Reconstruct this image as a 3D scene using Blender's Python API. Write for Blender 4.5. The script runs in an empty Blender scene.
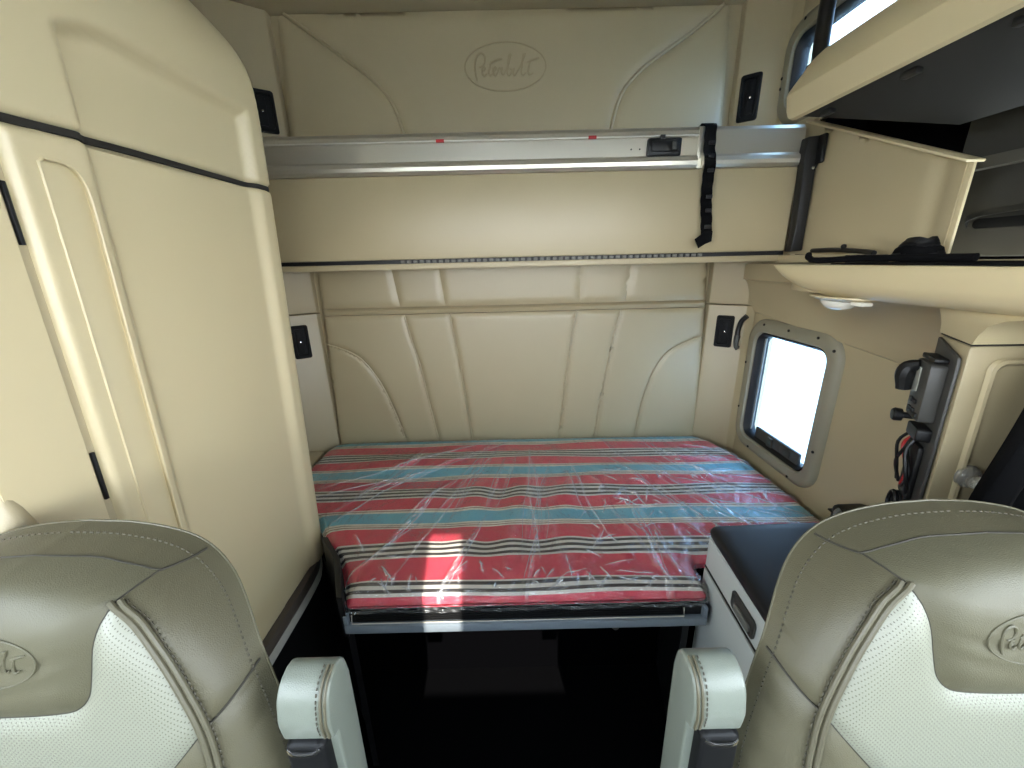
import bpy, bmesh, math, random
import numpy as np
from mathutils import Vector, Matrix
from mathutils.geometry import delaunay_2d_cdt

random.seed(7)
SC = bpy.context.scene
COL = SC.collection
PI = math.pi

# ------------------------------------------------------------------ materials
def srgb(r, g, b):
    f = lambda c: (c / 255 / 12.92) if c / 255 <= .04045 else ((c / 255 + .055) / 1.055) ** 2.4
    return (f(r), f(g), f(b), 1)

class NT:
    def __init__(s, name):
        s.m = bpy.data.materials.new(name); s.m.use_nodes = True
        s.t = s.m.node_tree; s.n = s.t.nodes; s.l = s.t.links
        s.bsdf = s.n['Principled BSDF']; s.out = s.n['Material Output']
    def new(s, typ, **kw):
        n = s.n.new(typ)
        for k, v in kw.items():
            if k in n.inputs.keys(): n.inputs[k].default_value = v
            else: setattr(n, k, v)
        return n
    def link(s, a, b): s.l.new(a, b)
    def set(s, **kw):
        for k, v in kw.items(): s.bsdf.inputs[k.replace('_', ' ')].default_value = v

def mat(name, col, rough=.5, metal=0, bump=0, scale=200, kind='noise', var=0, spec=.5, vscale=6):
    t = NT(name)
    t.set(Base_Color=col, Roughness=rough, Metallic=metal)
    t.bsdf.inputs['Specular IOR Level'].default_value = spec
    tc = t.new('ShaderNodeTexCoord')
    if var:
        nz = t.new('ShaderNodeTexNoise', Scale=vscale, Detail=4.0); t.link(tc.outputs['Object'], nz.inputs['Vector'])
        hs = t.new('ShaderNodeHueSaturation', Color=col)
        mr = t.new('ShaderNodeMapRange'); mr.inputs['To Min'].default_value = 1 - var; mr.inputs['To Max'].default_value = 1 + var
        t.link(nz.outputs['Fac'], mr.inputs['Value']); t.link(mr.outputs['Result'], hs.inputs['Value'])
        t.link(hs.outputs['Color'], t.bsdf.inputs['Base Color'])
    if bump:
        if kind == 'voronoi':
            tx = t.new('ShaderNodeTexVoronoi', Scale=scale); tx.feature = 'DISTANCE_TO_EDGE'; so = tx.outputs['Distance']
        else:
            tx = t.new('ShaderNodeTexNoise', Scale=scale, Detail=3.0); so = tx.outputs['Fac']
        t.link(tc.outputs['Object'], tx.inputs['Vector'])
        b = t.new('ShaderNodeBump', Strength=bump, Distance=.002)
        t.link(so, b.inputs['Height']); t.link(b.outputs['Normal'], t.bsdf.inputs['Normal'])
    return t.m

BEIGE = srgb(170, 156, 123)
M = {}
M['beige'] = mat('beige_moulded_plastic', BEIGE, .48, bump=.10, scale=420, var=.02, spec=.9)
M['beige_door'] = mat('beige_smooth_plastic', srgb(198, 183, 144), .45, bump=.06, scale=500, var=.015, spec=.9)
M['vinyl'] = mat('beige_padded_vinyl', srgb(172, 158, 124), .46, bump=.14, scale=350, var=.03, spec=1.0)
M['headliner'] = mat('headliner_cloth', srgb(150, 138, 110), .9, bump=.2, scale=600)
M['dark_headliner'] = mat('dark_headliner_cloth', srgb(52, 50, 46), .95, bump=.2, scale=600, spec=.1)
M['grey_trim'] = mat('grey_trim_plastic', srgb(140, 134, 114), .5, bump=.1, scale=400)
M['seam'] = mat('dark_seam_filler', srgb(30, 26, 20), .8)  # near-black brown for the joints between doors and mouldings
M['black'] = mat('black_plastic', srgb(8, 8, 9), .5, bump=.06, scale=500)
M['black_soft'] = mat('black_matte_vinyl', srgb(17, 18, 22), .55, bump=.15, scale=500)
M['blackfab'] = mat('black_fabric', srgb(8, 8, 9), .95, bump=.3, scale=900, spec=.15)
M['carpet'] = mat('black_carpet', srgb(8, 8, 9), 1, bump=.8, scale=700, spec=0)
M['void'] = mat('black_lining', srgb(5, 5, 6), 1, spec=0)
M['charcoal'] = mat('charcoal_carpet_lining', srgb(56, 55, 52), .95, bump=.5, scale=800, spec=.1, var=.06)
M['darkgrey'] = mat('dark_grey_plastic', srgb(62, 61, 57), .5, bump=.1, scale=400)
M['midgrey'] = mat('grey_plastic', srgb(112, 111, 104), .45)
M['alu'] = mat('brushed_aluminium', srgb(204, 199, 184), .32, metal=.75, bump=.05, scale=300)
M['steel'] = mat('polished_steel', srgb(230, 230, 230), .15, metal=1)
M['frame'] = mat('grey_blue_painted_metal', srgb(122, 132, 140), .45)
M['fridge'] = mat('light_grey_plastic', srgb(196, 202, 198), .45, bump=.06, scale=400)
M['strip'] = mat('dark_brown_strip', srgb(84, 76, 68), .35)
M['whitestrip'] = mat('pale_metal_strip', srgb(205, 202, 190), .35, metal=.2)
M['leather'] = mat('grey_beige_leather', srgb(82, 78, 61), .42, bump=.2, scale=480, kind='voronoi', var=.07, vscale=9, spec=.3)
M['leather_head'] = mat('head_panel_leather', srgb(82, 79, 62), .50, bump=.2, scale=480, kind='voronoi', var=.05, vscale=9, spec=.3)
M['leather_lt'] = mat('pale_leather', srgb(108, 113, 103), .40, bump=.2, scale=480, kind='voronoi', var=.04)
M['piping'] = mat('leather_piping', srgb(82, 78, 61), .5, bump=.15, scale=500)
M['leather_seam'] = mat('leather_seam_fold', srgb(44, 41, 32), .8)
M['thread'] = mat('grey_stitching_thread', srgb(66, 62, 50), .8)
M['latch_black'] = mat('satin_black_plastic', srgb(12, 12, 12), .6, spec=.2)
M['emboss'] = mat('shade_toned_vinyl', srgb(168, 154, 122), .4)  # slightly darker vinyl standing in for shading at the emblem's moulded edges
M['bracket_black'] = mat('armrest_black_plastic', srgb(8, 9, 10), .6, spec=.3)
M['red'] = mat('red_tag', srgb(170, 30, 30), .5)
M['display'] = mat('pale_display_glass', srgb(150, 150, 140), .15)
M['lens'] = mat('frosted_lamp_lens', srgb(225, 222, 208), .15)
M['concrete'] = mat('concrete_apron', srgb(205, 203, 198), .9, bump=.3, scale=40, var=.05)
M['gasket'] = mat('black_rubber_gasket', srgb(16, 15, 14), .5)
M['screw'] = mat('dark_screw', srgb(30, 28, 26), .4, metal=.6)

def perforated():
    t = NT('perforated_leather')
    base = srgb(122, 123, 108)
    t.set(Roughness=.45)
    uv = t.new('ShaderNodeUVMap'); sep = t.new('ShaderNodeSeparateXYZ'); t.link(uv.outputs['UV'], sep.inputs[0])
    P = .0052
    def m(op, a, b=None):
        n = t.new('ShaderNodeMath', operation=op)
        for i, q in enumerate((a, b)):
            if q is None: continue
            if isinstance(q, (int, float)): n.inputs[i].default_value = q
            else: t.link(q, n.inputs[i])
        return n.outputs[0]
    u, v = sep.outputs[0], sep.outputs[1]
    a = m('DIVIDE', m('ADD', u, v), P); b = m('DIVIDE', m('SUBTRACT', u, v), P)
    fa = m('SUBTRACT', m('FRACT', a), .5); fb = m('SUBTRACT', m('FRACT', b), .5)
    d = m('SQRT', m('ADD', m('MULTIPLY', fa, fa), m('MULTIPLY', fb, fb)))
    hole = m('LESS_THAN', d, .17)
    mix = t.new('ShaderNodeMix', data_type='RGBA')
    t.link(hole, mix.inputs['Factor']); mix.inputs['A'].default_value = base; mix.inputs['B'].default_value = srgb(76, 74, 62)
    t.link(mix.outputs['Result'], t.bsdf.inputs['Base Color'])
    tc = t.new('ShaderNodeTexCoord')
    vo = t.new('ShaderNodeTexVoronoi', Scale=330.0); vo.feature = 'DISTANCE_TO_EDGE'; t.link(tc.outputs['Object'], vo.inputs['Vector'])
    bp = t.new('ShaderNodeBump', Strength=.2, Distance=.002); t.link(vo.outputs['Distance'], bp.inputs['Height'])
    t.link(bp.outputs['Normal'], t.bsdf.inputs['Normal'])
    return t.m
M['perf'] = perforated()

def facing_fresnel(t, normal=None, top=.75, base=.035):
    lw = t.new('ShaderNodeLayerWeight', Blend=.5)
    if normal is not None: t.link(normal, lw.inputs['Normal'])
    p = t.new('ShaderNodeMath', operation='POWER'); t.link(lw.outputs['Facing'], p.inputs[0]); p.inputs[1].default_value = 4.5
    m = t.new('ShaderNodeMath', operation='MULTIPLY_ADD'); t.link(p.outputs[0], m.inputs[0]); m.inputs[1].default_value = top; m.inputs[2].default_value = base
    return m.outputs[0]

def glass(name='window_glass', tint=(1, 1, 1)):
    t = NT(name)
    tr = t.new('ShaderNodeBsdfTransparent', Color=(*tint, 1)); gl = t.new('ShaderNodeBsdfGlossy', Roughness=.02)
    fr = facing_fresnel(t); mx = t.new('ShaderNodeMixShader')
    t.link(fr, mx.inputs[0]); t.link(tr.outputs[0], mx.inputs[1]); t.link(gl.outputs[0], mx.inputs[2])
    t.link(mx.outputs[0], t.out.inputs['Surface'])
    return t.m
M['glass'] = glass()
M['tinted'] = glass('tinted_glass', (.42, .52, .62))

def clear_acrylic():
    t = NT('clear_acrylic'); t.set(Roughness=.08, IOR=1.45); t.bsdf.inputs['Transmission Weight'].default_value = .8
    t.set(Base_Color=srgb(225, 222, 210))
    return t.m
M['acrylic'] = clear_acrylic()

def striped():
    t = NT('striped_ticking')
    uv = t.new('ShaderNodeUVMap'); sep = t.new('ShaderNodeSeparateXYZ'); t.link(uv.outputs['UV'], sep.inputs[0])
    tc = t.new('ShaderNodeTexCoord')
    RED = srgb(216, 56, 80); TEAL = srgb(104, 184, 204); CR = srgb(232, 224, 208); TAN = srgb(150, 128, 104); BK = srgb(44, 36, 36); WH = srgb(222, 216, 204)
    def m(op, a, b=None):
        n = t.new('ShaderNodeMath', operation=op)
        for i, q in enumerate((a, b)):
            if q is None: continue
            if isinstance(q, (int, float)): n.inputs[i].default_value = q
            else: t.link(q, n.inputs[i])
        return n.outputs[0]
    def ramp(stops):
        r = t.new('ShaderNodeValToRGB'); cr = r.color_ramp; cr.interpolation = 'CONSTANT'
        while len(cr.elements) > 1: cr.elements.remove(cr.elements[-1])
        cr.elements[0].position = 0; cr.elements[0].color = stops[0][1]
        for p, c in stops[1:]:
            e = cr.elements.new(p); e.color = c
        return r
    P = .319
    s = m('DIVIDE', m('SUBTRACT', 1.877, sep.outputs[1]), P)
    fr = m('FRACT', m('ADD', s, 4.0))
    top = ramp([(0, TEAL), (.19, CR), (.215, TAN), (.23, CR), (.25, TAN), (.262, CR), (.285, RED), (.505, WH), (.53, BK), (.565, WH), (.60, BK), (.64, WH),
                (.675, BK), (.71, WH), (.735, RED), (.93, CR), (.95, TAN), (.965, CR)])
    t.link(fr, top.inputs[0])
    # the front border of the mattress has its own run of stripes: v below .93
    f2 = m('DIVIDE', m('SUBTRACT', .946, sep.outputs[1]), .16)
    fro = ramp([(0, RED), (.19, WH), (.22, BK), (.29, WH), (.37, BK), (.44, WH), (.51, RED)])
    t.link(f2, fro.inputs[0])
    sel = m('LESS_THAN', sep.outputs[1], .946)
    mix = t.new('ShaderNodeMix', data_type='RGBA')
    t.link(sel, mix.inputs['Factor']); t.link(top.outputs[0], mix.inputs['A']); t.link(fro.outputs[0], mix.inputs['B'])
    t.link(mix.outputs['Result'], t.bsdf.inputs['Base Color'])
    t.set(Roughness=.8)
    nz = t.new('ShaderNodeTexNoise', Scale=9.0, Detail=3.0); t.link(tc.outputs['Object'], nz.inputs['Vector'])
    bp = t.new('ShaderNodeBump', Strength=.35, Distance=.03); t.link(nz.outputs['Fac'], bp.inputs['Height'])
    t.link(bp.outputs['Normal'], t.bsdf.inputs['Normal'])
    return t.m
M['stripe'] = striped()

def plastic_film():
    t = NT('clear_plastic_film')
    tc = t.new('ShaderNodeTexCoord')
    mp = t.new('ShaderNodeMapping'); mp.inputs['Scale'].default_value = (1, .35, 1); mp.inputs['Rotation'].default_value = (0, 0, .5)
    t.link(tc.outputs['Object'], mp.inputs['Vector'])
    n1 = t.new('ShaderNodeTexNoise', Scale=22.0, Detail=5.0, Roughness=.6, Distortion=1.2); t.link(mp.outputs[0], n1.inputs['Vector'])
    n2 = t.new('ShaderNodeTexVoronoi', Scale=30.0); n2.feature = 'DISTANCE_TO_EDGE'; t.link(mp.outputs[0], n2.inputs['Vector'])
    ad = t.new('ShaderNodeMath', operation='ADD'); mu = t.new('ShaderNodeMath', operation='MULTIPLY'); mu.inputs[1].default_value = .25
    t.link(n2.outputs['Distance'], mu.inputs[0]); t.link(n1.outputs['Fac'], ad.inputs[0]); t.link(mu.outputs[0], ad.inputs[1])
    bp = t.new('ShaderNodeBump', Strength=1.0, Distance=.018); t.link(ad.outputs[0], bp.inputs['Height'])
    tr = t.new('ShaderNodeBsdfTransparent'); gl = t.new('ShaderNodeBsdfGlossy', Roughness=.09)
    t.link(bp.outputs['Normal'], gl.inputs['Normal'])
    fr = facing_fresnel(t, bp.outputs['Normal'], .9, .14)
    mx = t.new('ShaderNodeMixShader'); t.link(fr, mx.inputs[0]); t.link(tr.outputs[0], mx.inputs[1]); t.link(gl.outputs[0], mx.inputs[2])
    # creases whitened: the film's streak highlights painted as diffuse white
    at = t.new('ShaderNodeAttribute'); at.attribute_name = 'crease'
    df = t.new('ShaderNodeBsdfDiffuse', Color=(.9, .92, .95, 1))
    mul = t.new('ShaderNodeMath', operation='MULTIPLY_ADD'); mul.inputs[1].default_value = .5; mul.inputs[2].default_value = .02; t.link(at.outputs['Fac'], mul.inputs[0])
    m2 = t.new('ShaderNodeMixShader'); t.link(mul.outputs[0], m2.inputs[0]); t.link(mx.outputs[0], m2.inputs[1]); t.link(df.outputs[0], m2.inputs[2])
    t.link(m2.outputs[0], t.out.inputs['Surface'])
    return t.m
M['film'] = plastic_film()

# ------------------------------------------------------------------ object helpers
def tag(o, label=None, cat=None, group=None, kind=None):
    if label: o['label'] = label
    if cat: o['category'] = cat
    if group: o['group'] = group
    if kind: o['kind'] = kind
    return o

def thing(name, label, cat, loc, group=None):
    o = bpy.data.objects.new(name, None); COL.objects.link(o); o.location = loc
    o.empty_display_size = .05
    return tag(o, label, cat, group)

def build(name, bm, m, parent=None, angle=35, label=None, fix=True, uv=None, attr=None):
    if fix: bmesh.ops.recalc_face_normals(bm, faces=bm.faces)
    me = bpy.data.meshes.new(name); bm.to_mesh(me); bm.free()
    me.materials.append(M[m] if isinstance(m, str) else m)
    for p in me.polygons: p.use_smooth = True
    me.set_sharp_from_angle(angle=math.radians(angle))
    o = bpy.data.objects.new(name, me); COL.objects.link(o)
    if parent is not None:
        w = Vector((0, 0, 0)); q = parent
        while q is not None: w += q.location; q = q.parent
        o.parent = parent; o.location = -w
    if label: o['label'] = label
    return o

def struct(name, bm, m, **k):
    o = build(name, bm, m, **k); o['kind'] = 'structure'; return o

def B(): return bmesh.new()

def box(bm, x0, x1, y0, y1, z0, z1, bev=0, seg=2, rot=None, about=None):
    t = bmesh.new(); bmesh.ops.create_cube(t, size=1)
    for v in t.verts: v.co = Vector(((x0 + x1) / 2 + v.co.x * (x1 - x0), (y0 + y1) / 2 + v.co.y * (y1 - y0), (z0 + z1) / 2 + v.co.z * (z1 - z0)))
    if bev: bmesh.ops.bevel(t, geom=list(t.edges), offset=bev, segments=seg, affect='EDGES', profile=.5)
    if rot is not None: bmesh.ops.rotate(t, verts=t.verts, cent=about or ((x0 + x1) / 2, (y0 + y1) / 2, (z0 + z1) / 2), matrix=rot)
    merge(bm, t)

def merge(bm, t):
    mp = {v: bm.verts.new(v.co) for v in t.verts}
    for f in t.faces:
        try: bm.faces.new([mp[v] for v in f.verts])
        except ValueError: pass
    t.free()

def tube(bm, pts, r, seg=8, closed=False, cap=True):
    P = [Vector(p) for p in pts]; n = len(P); rings = []
    up = None
    for i, p in enumerate(P):
        a = P[(i - 1) % n] if (closed or i > 0) else p; b = P[(i + 1) % n] if (closed or i < n - 1) else p
        d = (b - a).normalized()
        if up is None:
            up = Vector((0, 0, 1)) if abs(d.z) < .9 else Vector((1, 0, 0))
        s = d.cross(up)
        if s.length < 1e-6: s = d.orthogonal()
        s.normalize(); up = s.cross(d).normalized()
        rr = r(i / max(1, n - 1)) if callable(r) else r
        rings.append([bm.verts.new(p + (s * math.cos(k * 2 * PI / seg) + up * math.sin(k * 2 * PI / seg)) * rr) for k in range(seg)])
    for i in range(n if closed else n - 1):
        A, Bq = rings[i], rings[(i + 1) % n]
        for k in range(seg): bm.faces.new((A[k], A[(k + 1) % seg], Bq[(k + 1) % seg], Bq[k]))
    if cap and not closed:
        bm.faces.new(rings[0][::-1]); bm.faces.new(rings[-1])

def loft(bm, rings, closed=True, cap=True):
    R = [[bm.verts.new(p) for p in r] for r in rings]; n = len(R[0])
    for i in range(len(R) - 1):
        for k in range(n if closed else n - 1):
            bm.faces.new((R[i][k], R[i][(k + 1) % n], R[i + 1][(k + 1) % n], R[i + 1][k]))
    if cap and closed:
        bm.faces.new(R[0][::-1]); bm.faces.new(R[-1])

def prism(bm, poly, f, d0, d1, bev=0, seg=2):
    """extrude a 2-D outline; f(a, b, d) -> world"""
    t = bmesh.new()
    A = [t.verts.new(f(a, b, d0)) for a, b in poly]; C = [t.verts.new(f(a, b, d1)) for a, b in poly]
    n = len(poly)
    t.faces.new(A); t.faces.new(C[::-1])
    for i in range(n): t.faces.new((A[i], C[i], C[(i + 1) % n], A[(i + 1) % n]))
    bmesh.ops.recalc_face_normals(t, faces=t.faces)
    if bev:
        e = [e for e in t.edges if e.calc_face_angle(0) > .5]
        bmesh.ops.bevel(t, geom=e, offset=bev, segments=seg, affect='EDGES', profile=.5)
    bmesh.ops.triangulate(t, faces=[f_ for f_ in t.faces if len(f_.verts) > 4])
    merge(bm, t)

def lathe(bm, prof, f, seg=16):
    """prof: (r, h); f(x, y, h) -> world"""
    loft(bm, [[f(r * math.cos(k * 2 * PI / seg), r * math.sin(k * 2 * PI / seg), h) for k in range(seg)] for r, h in prof])

def cr(pts, step=.01, closed=False):
    """Catmull-Rom through 2-D/3-D points, resampled"""
    n = len(pts); out = []
    P = [np.array(p, float) for p in pts]
    rng = n if closed else n - 1
    for i in range(rng):
        p1, p2 = P[i], P[(i + 1) % n]
        p0 = P[i - 1] if (closed or i > 0) else 2 * p1 - p2
        p3 = P[(i + 2) % n] if (closed or i + 2 < n) else 2 * p2 - p1
        k = max(1, int(round(np.linalg.norm(p2 - p1) / step)))
        for j in range(k):
            t = j / k
            out.append(tuple(.5 * ((2 * p1) + (-p0 + p2) * t + (2 * p0 - 5 * p1 + 4 * p2 - p3) * t * t + (-p0 + 3 * p1 - 3 * p2 + p3) * t ** 3)))
    if not closed: out.append(tuple(P[-1]))
    return out

def rrect(a0, a1, b0, b1, r, n=5):
    out = []
    for cx, cy, s in ((a1 - r, b1 - r, 0), (a0 + r, b1 - r, 1), (a0 + r, b0 + r, 2), (a1 - r, b0 + r, 3)):
        for k in range(n + 1):
            t = (s + k / n) * PI / 2
            out.append((cx + r * math.cos(t), cy + r * math.sin(t)))
    return out

def seglen(poly, step):
    out = []
    n = len(poly)
    for i in range(n):
        a = np.array(poly[i]); b = np.array(poly[(i + 1) % n])
        k = max(1, int(round(np.linalg.norm(b - a) / step)))
        for j in range(k): out.append(tuple(a + (b - a) * j / k))
    return out

def dist_poly(P, poly, closed=True):
    P = np.asarray(P, float); A = np.asarray(poly, float)
    Bq = np.roll(A, -1, 0) if closed else A[1:]
    if not closed: A = A[:-1]
    best = np.full(len(P), 1e9)
    for a, b in zip(A, Bq):
        d = b - a; L = d @ d
        if L < 1e-14: continue
        t = np.clip(((P - a) @ d) / L, 0, 1)
        q = P - a - t[:, None] * d
        best = np.minimum(best, np.einsum('ij,ij->i', q, q))
    return np.sqrt(best)

def inside(P, poly):
    P = np.asarray(P, float); A = np.asarray(poly, float); Bq = np.roll(A, -1, 0)
    c = np.zeros(len(P), bool)
    for a, b in zip(A, Bq):
        if a[1] == b[1]: continue
        m = ((a[1] > P[:, 1]) != (b[1] > P[:, 1])) & (P[:, 0] < (b[0] - a[0]) * (P[:, 1] - a[1]) / (b[1] - a[1]) + a[0])
        c ^= m
    return c

def cdt(poly, step, holes=()):
    """points + triangles filling an outline (with holes) at about the given spacing"""
    loops = [seglen(poly, step)] + [seglen(h, step) for h in holes]
    pts = []; edges = []
    for L in loops:
        s = len(pts); pts += L; edges += [(s + i, s + (i + 1) % len(L)) for i in range(len(L))]
    A = np.array(poly); lo, hi = A.min(0), A.max(0)
    g = []
    row = 0; y = lo[1]
    while y < hi[1]:
        xs = np.arange(lo[0] + (step / 2 if row % 2 else 0), hi[0], step)
        g += [(x, y) for x in xs]; y += step * .866; row += 1
    g = np.array(g) if g else np.zeros((0, 2))
    if len(g):
        k = inside(g, poly)
        for h in holes: k &= ~inside(g, h)
        g = g[k]
        if len(g):
            d = dist_poly(g, loops[0])
            for h in loops[1:]: d = np.minimum(d, dist_poly(g, h))
            g = g[d > step * .45]
    allp = [Vector(p) for p in pts] + [Vector(p) for p in g]
    v, e, f, *_ = delaunay_2d_cdt(allp, edges, [], 0, 1e-7)
    v = np.array([tuple(p) for p in v])
    f = [t for t in f if len(t) == 3]
    c = np.array([v[list(t)].mean(0) for t in f])
    k = inside(c, poly)
    for h in holes: k &= ~inside(c, h)
    return v, [t for t, q in zip(f, k) if q]

def nearest(v, L): return [int(np.argmin(((v - np.array(p)) ** 2).sum(1))) for p in L]

def patch(bm, poly, step, fn, holes=(), uvl=None):
    """fn(P (n,2), d distance to the outline) -> (n,3)"""
    v, f = cdt(poly, step, holes)
    d = dist_poly(v, seglen(poly, step))
    W = fn(v, d)
    vs = [bm.verts.new(w) for w in W]
    for t in f:
        try: fc = bm.faces.new([vs[i] for i in t])
        except ValueError: continue
        if uvl is not None:
            for lp, i in zip(fc.loops, t): lp[uvl].uv = v[i]
    return v

def pillow(d, h, w): return h * (1 - np.exp(-(d / w) ** 1.3))

def orient(bm, axis, sign):
    """turn all faces so their normals point along sign*axis"""
    bm.normal_update()
    for f in bm.faces:
        if f.normal[axis] * sign < 0: f.normal_flip()

# the script emblem: strokes in a 600 x 306 box about its centre
LOGO = [
    [(268, 362), (258, 320), (256, 270), (264, 225), (282, 200), (306, 192), (326, 205), (332, 232), (322, 258), (300, 274), (284, 276)],
    [(300, 310), (318, 300), (330, 285), (322, 275), (308, 290), (308, 318), (322, 332), (344, 316)],
    [(356, 264), (390, 246), (425, 233), (458, 230)],
    [(374, 242), (362, 290), (357, 318), (367, 332), (383, 318)],
    [(385, 308), (402, 300), (412, 286), (402, 277), (390, 292), (390, 318), (404, 332), (421, 316)],
    [(421, 316), (433, 284), (441, 292), (453, 284), (450, 310), (460, 328), (474, 320)],
    [(474, 320), (500, 270), (518, 215), (524, 202), (512, 206), (500, 260), (494, 318), (506, 332), (522, 318), (524, 298), (512, 288)],
    [(530, 304), (543, 288), (536, 318), (546, 332), (562, 316)],
    [(562, 316), (598, 265), (622, 212), (628, 200), (616, 206), (605, 260), (598, 316), (610, 332), (630, 316)],
    [(668, 240), (652, 290), (650, 318), (662, 332), (686, 320)],
    [(640, 252), (682, 240), (728, 226)],
]
def emblem(bm, f, hw, r):
    """f(a, b) -> world on the padded surface"""
    k = hw / 300
    el = [(300 * math.cos(t * 2 * PI / 72), 153 * math.sin(t * 2 * PI / 72)) for t in range(72)]
    tube(bm, [f(a * k, b * k) for a, b in el], r * .8, 6, closed=True)
    for s in LOGO:
        pts = cr([((x - 480) * k, (278 - y) * k) for x, y in s], step=hw * .03)
        tube(bm, [f(a, b) for a, b in pts], lambda t: r * (.75 + .5 * math.sin(PI * t)), 6)

# ------------------------------------------------------------------ shell of the cab
# X to the right, Y to the rear wall, Z up, metres; the camera stands at the dash
bm = B(); box(bm, -1.12, 1.12, -1.1, 1.95, -.06, 0); struct('floor', bm, 'carpet')
bm = B(); box(bm, -1.25, 1.32, 1.93, 1.99, 0, 2.62); struct('wall_rear', bm, 'beige')
# left wall with the door window
def wall_side(name, X0, X1, holes, m='beige'):
    bm = B()
    outline = [(-1.1, 0), (1.95, 0), (1.95, 2.62), (.1, 2.62), (-.70, 2.16), (-1.1, 1.2)]
    for X in (X0, X1):
        patch(bm, outline, .12, lambda P, d, X=X: np.c_[np.full(len(P), X), P[:, 0], P[:, 1]], holes)
    for h in holes:
        L = seglen(h, .12); n = len(L)
        a = [bm.verts.new((X0, p[0], p[1])) for p in L]; b = [bm.verts.new((X1, p[0], p[1])) for p in L]
        for i in range(n): bm.faces.new((a[i], a[(i + 1) % n], b[(i + 1) % n], b[i]))
    return struct(name, bm, m)
TALL_DOORL = [(-.86, 1.42), (.06, 1.42), (.06, 2.18), (-.64, 2.18)]  # unseen openings stretched upward to light the bin and upper wall
TALL_DOORR = [(-.86, 1.25), (.04, 1.25), (.04, 2.18), (-.64, 2.18)]
W1 = rrect(1.296, 1.70, .80, 1.285, .05)
W2 = rrect(1.32, 1.76, 2.135, 2.37, .05)
CUBBY = [(.30, 1.58), (1.60, 1.58), (1.60, 2.06), (.30, 2.06)]
wall_side('wall_left', -1.12, -1.16, [TALL_DOORL])
wall_side('wall_right', 1.10, 1.14, [TALL_DOORR, W1, W2, CUBBY])
# ceiling: flat over the sleeper, sloping to the windshield
bm = B()
prof = [(1.95, 2.585), (.45, 2.585), (.45, 2.62), (1.95, 2.62)]
prism(bm, prof, lambda a, b, d: (d, a, b), -1.2, 1.2)
struct('ceiling', bm, 'headliner')
bm = B()
prof = [(.45, 2.585), (.30, 2.575), (-.20, 2.36), (-.70, 2.08), (-.72, 2.14), (-.20, 2.43), (.25, 2.62), (.45, 2.62)]
prism(bm, prof, lambda a, b, d: (d, a, b), -1.2, 1.2)
struct('trim_9', bm, 'dark_headliner')
bm = B(); box(bm, -1.12, 1.12, -1.16, -1.1, 0, 1.2); struct('wall_front', bm, 'darkgrey')
# cove where the rear wall meets the ceiling
bm = B()
pr = [(1.94, 2.556), (1.925, 2.558), (1.90, 2.566), (1.85, 2.578), (1.78, 2.584), (1.78, 2.61), (1.94, 2.61)]
prism(bm, pr, lambda a, b, d: (d, a, b), -1.11, 1.09)
struct('trim_1', bm, 'beige')
# rear corner pillars (chamfered), each in an upper and a lower moulding
def pillar(name, A, C, z0, z1, wall_x):
    bm = B()
    sx = 1 if C[0] > 0 else -1
    poly = [A, ((A[0] * .55 + C[0] * .45), (A[1] * .55 + C[1] * .45)), C, (wall_x, C[1] - .05), (wall_x + sx * .015, 1.94), (A[0], 1.94)]
    prism(bm, poly, lambda a, b, d: (a, b, d), z0, z1, bev=.004)
    return struct(name, bm, 'beige')
LA, LC = (-.93, 1.895), (-1.10, 1.78)
RA, RC = (.955, 1.895), (1.085, 1.80)
pillar('trim_2', LA, LC, 0, 1.383, -1.115); pillar('trim_3', LA, LC, 1.388, 2.56, -1.115)
pillar('trim_4', RA, RC, 0, 1.383, 1.095); pillar('trim_5', RA, RC, 1.388, 2.56, 1.095)
# windshield and door glass, out of view, made taller for the light
bm = B(); prism(bm, [(-1.1, 1.2), (-.725, 2.10), (-.72, 2.097), (-1.095, 1.197)], lambda a, b, d: (d, a, b), -1.05, 1.05)
struct('window_3', bm, 'glass')
for i, X, dw_ in ((4, -1.14, TALL_DOORL), (5, 1.12, TALL_DOORR)):
    bm = B(); prism(bm, dw_, lambda a, b, d: (d, a, b), X - .003, X + .003); struct('window_%d' % i, bm, 'glass')
# ground outside
bm = B()
for s in range(1): bmesh.ops.create_grid(bm, x_segments=4, y_segments=4, size=40)
for v in bm.verts: v.co.z = -1.2
struct('ground', bm, 'concrete')

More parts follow.
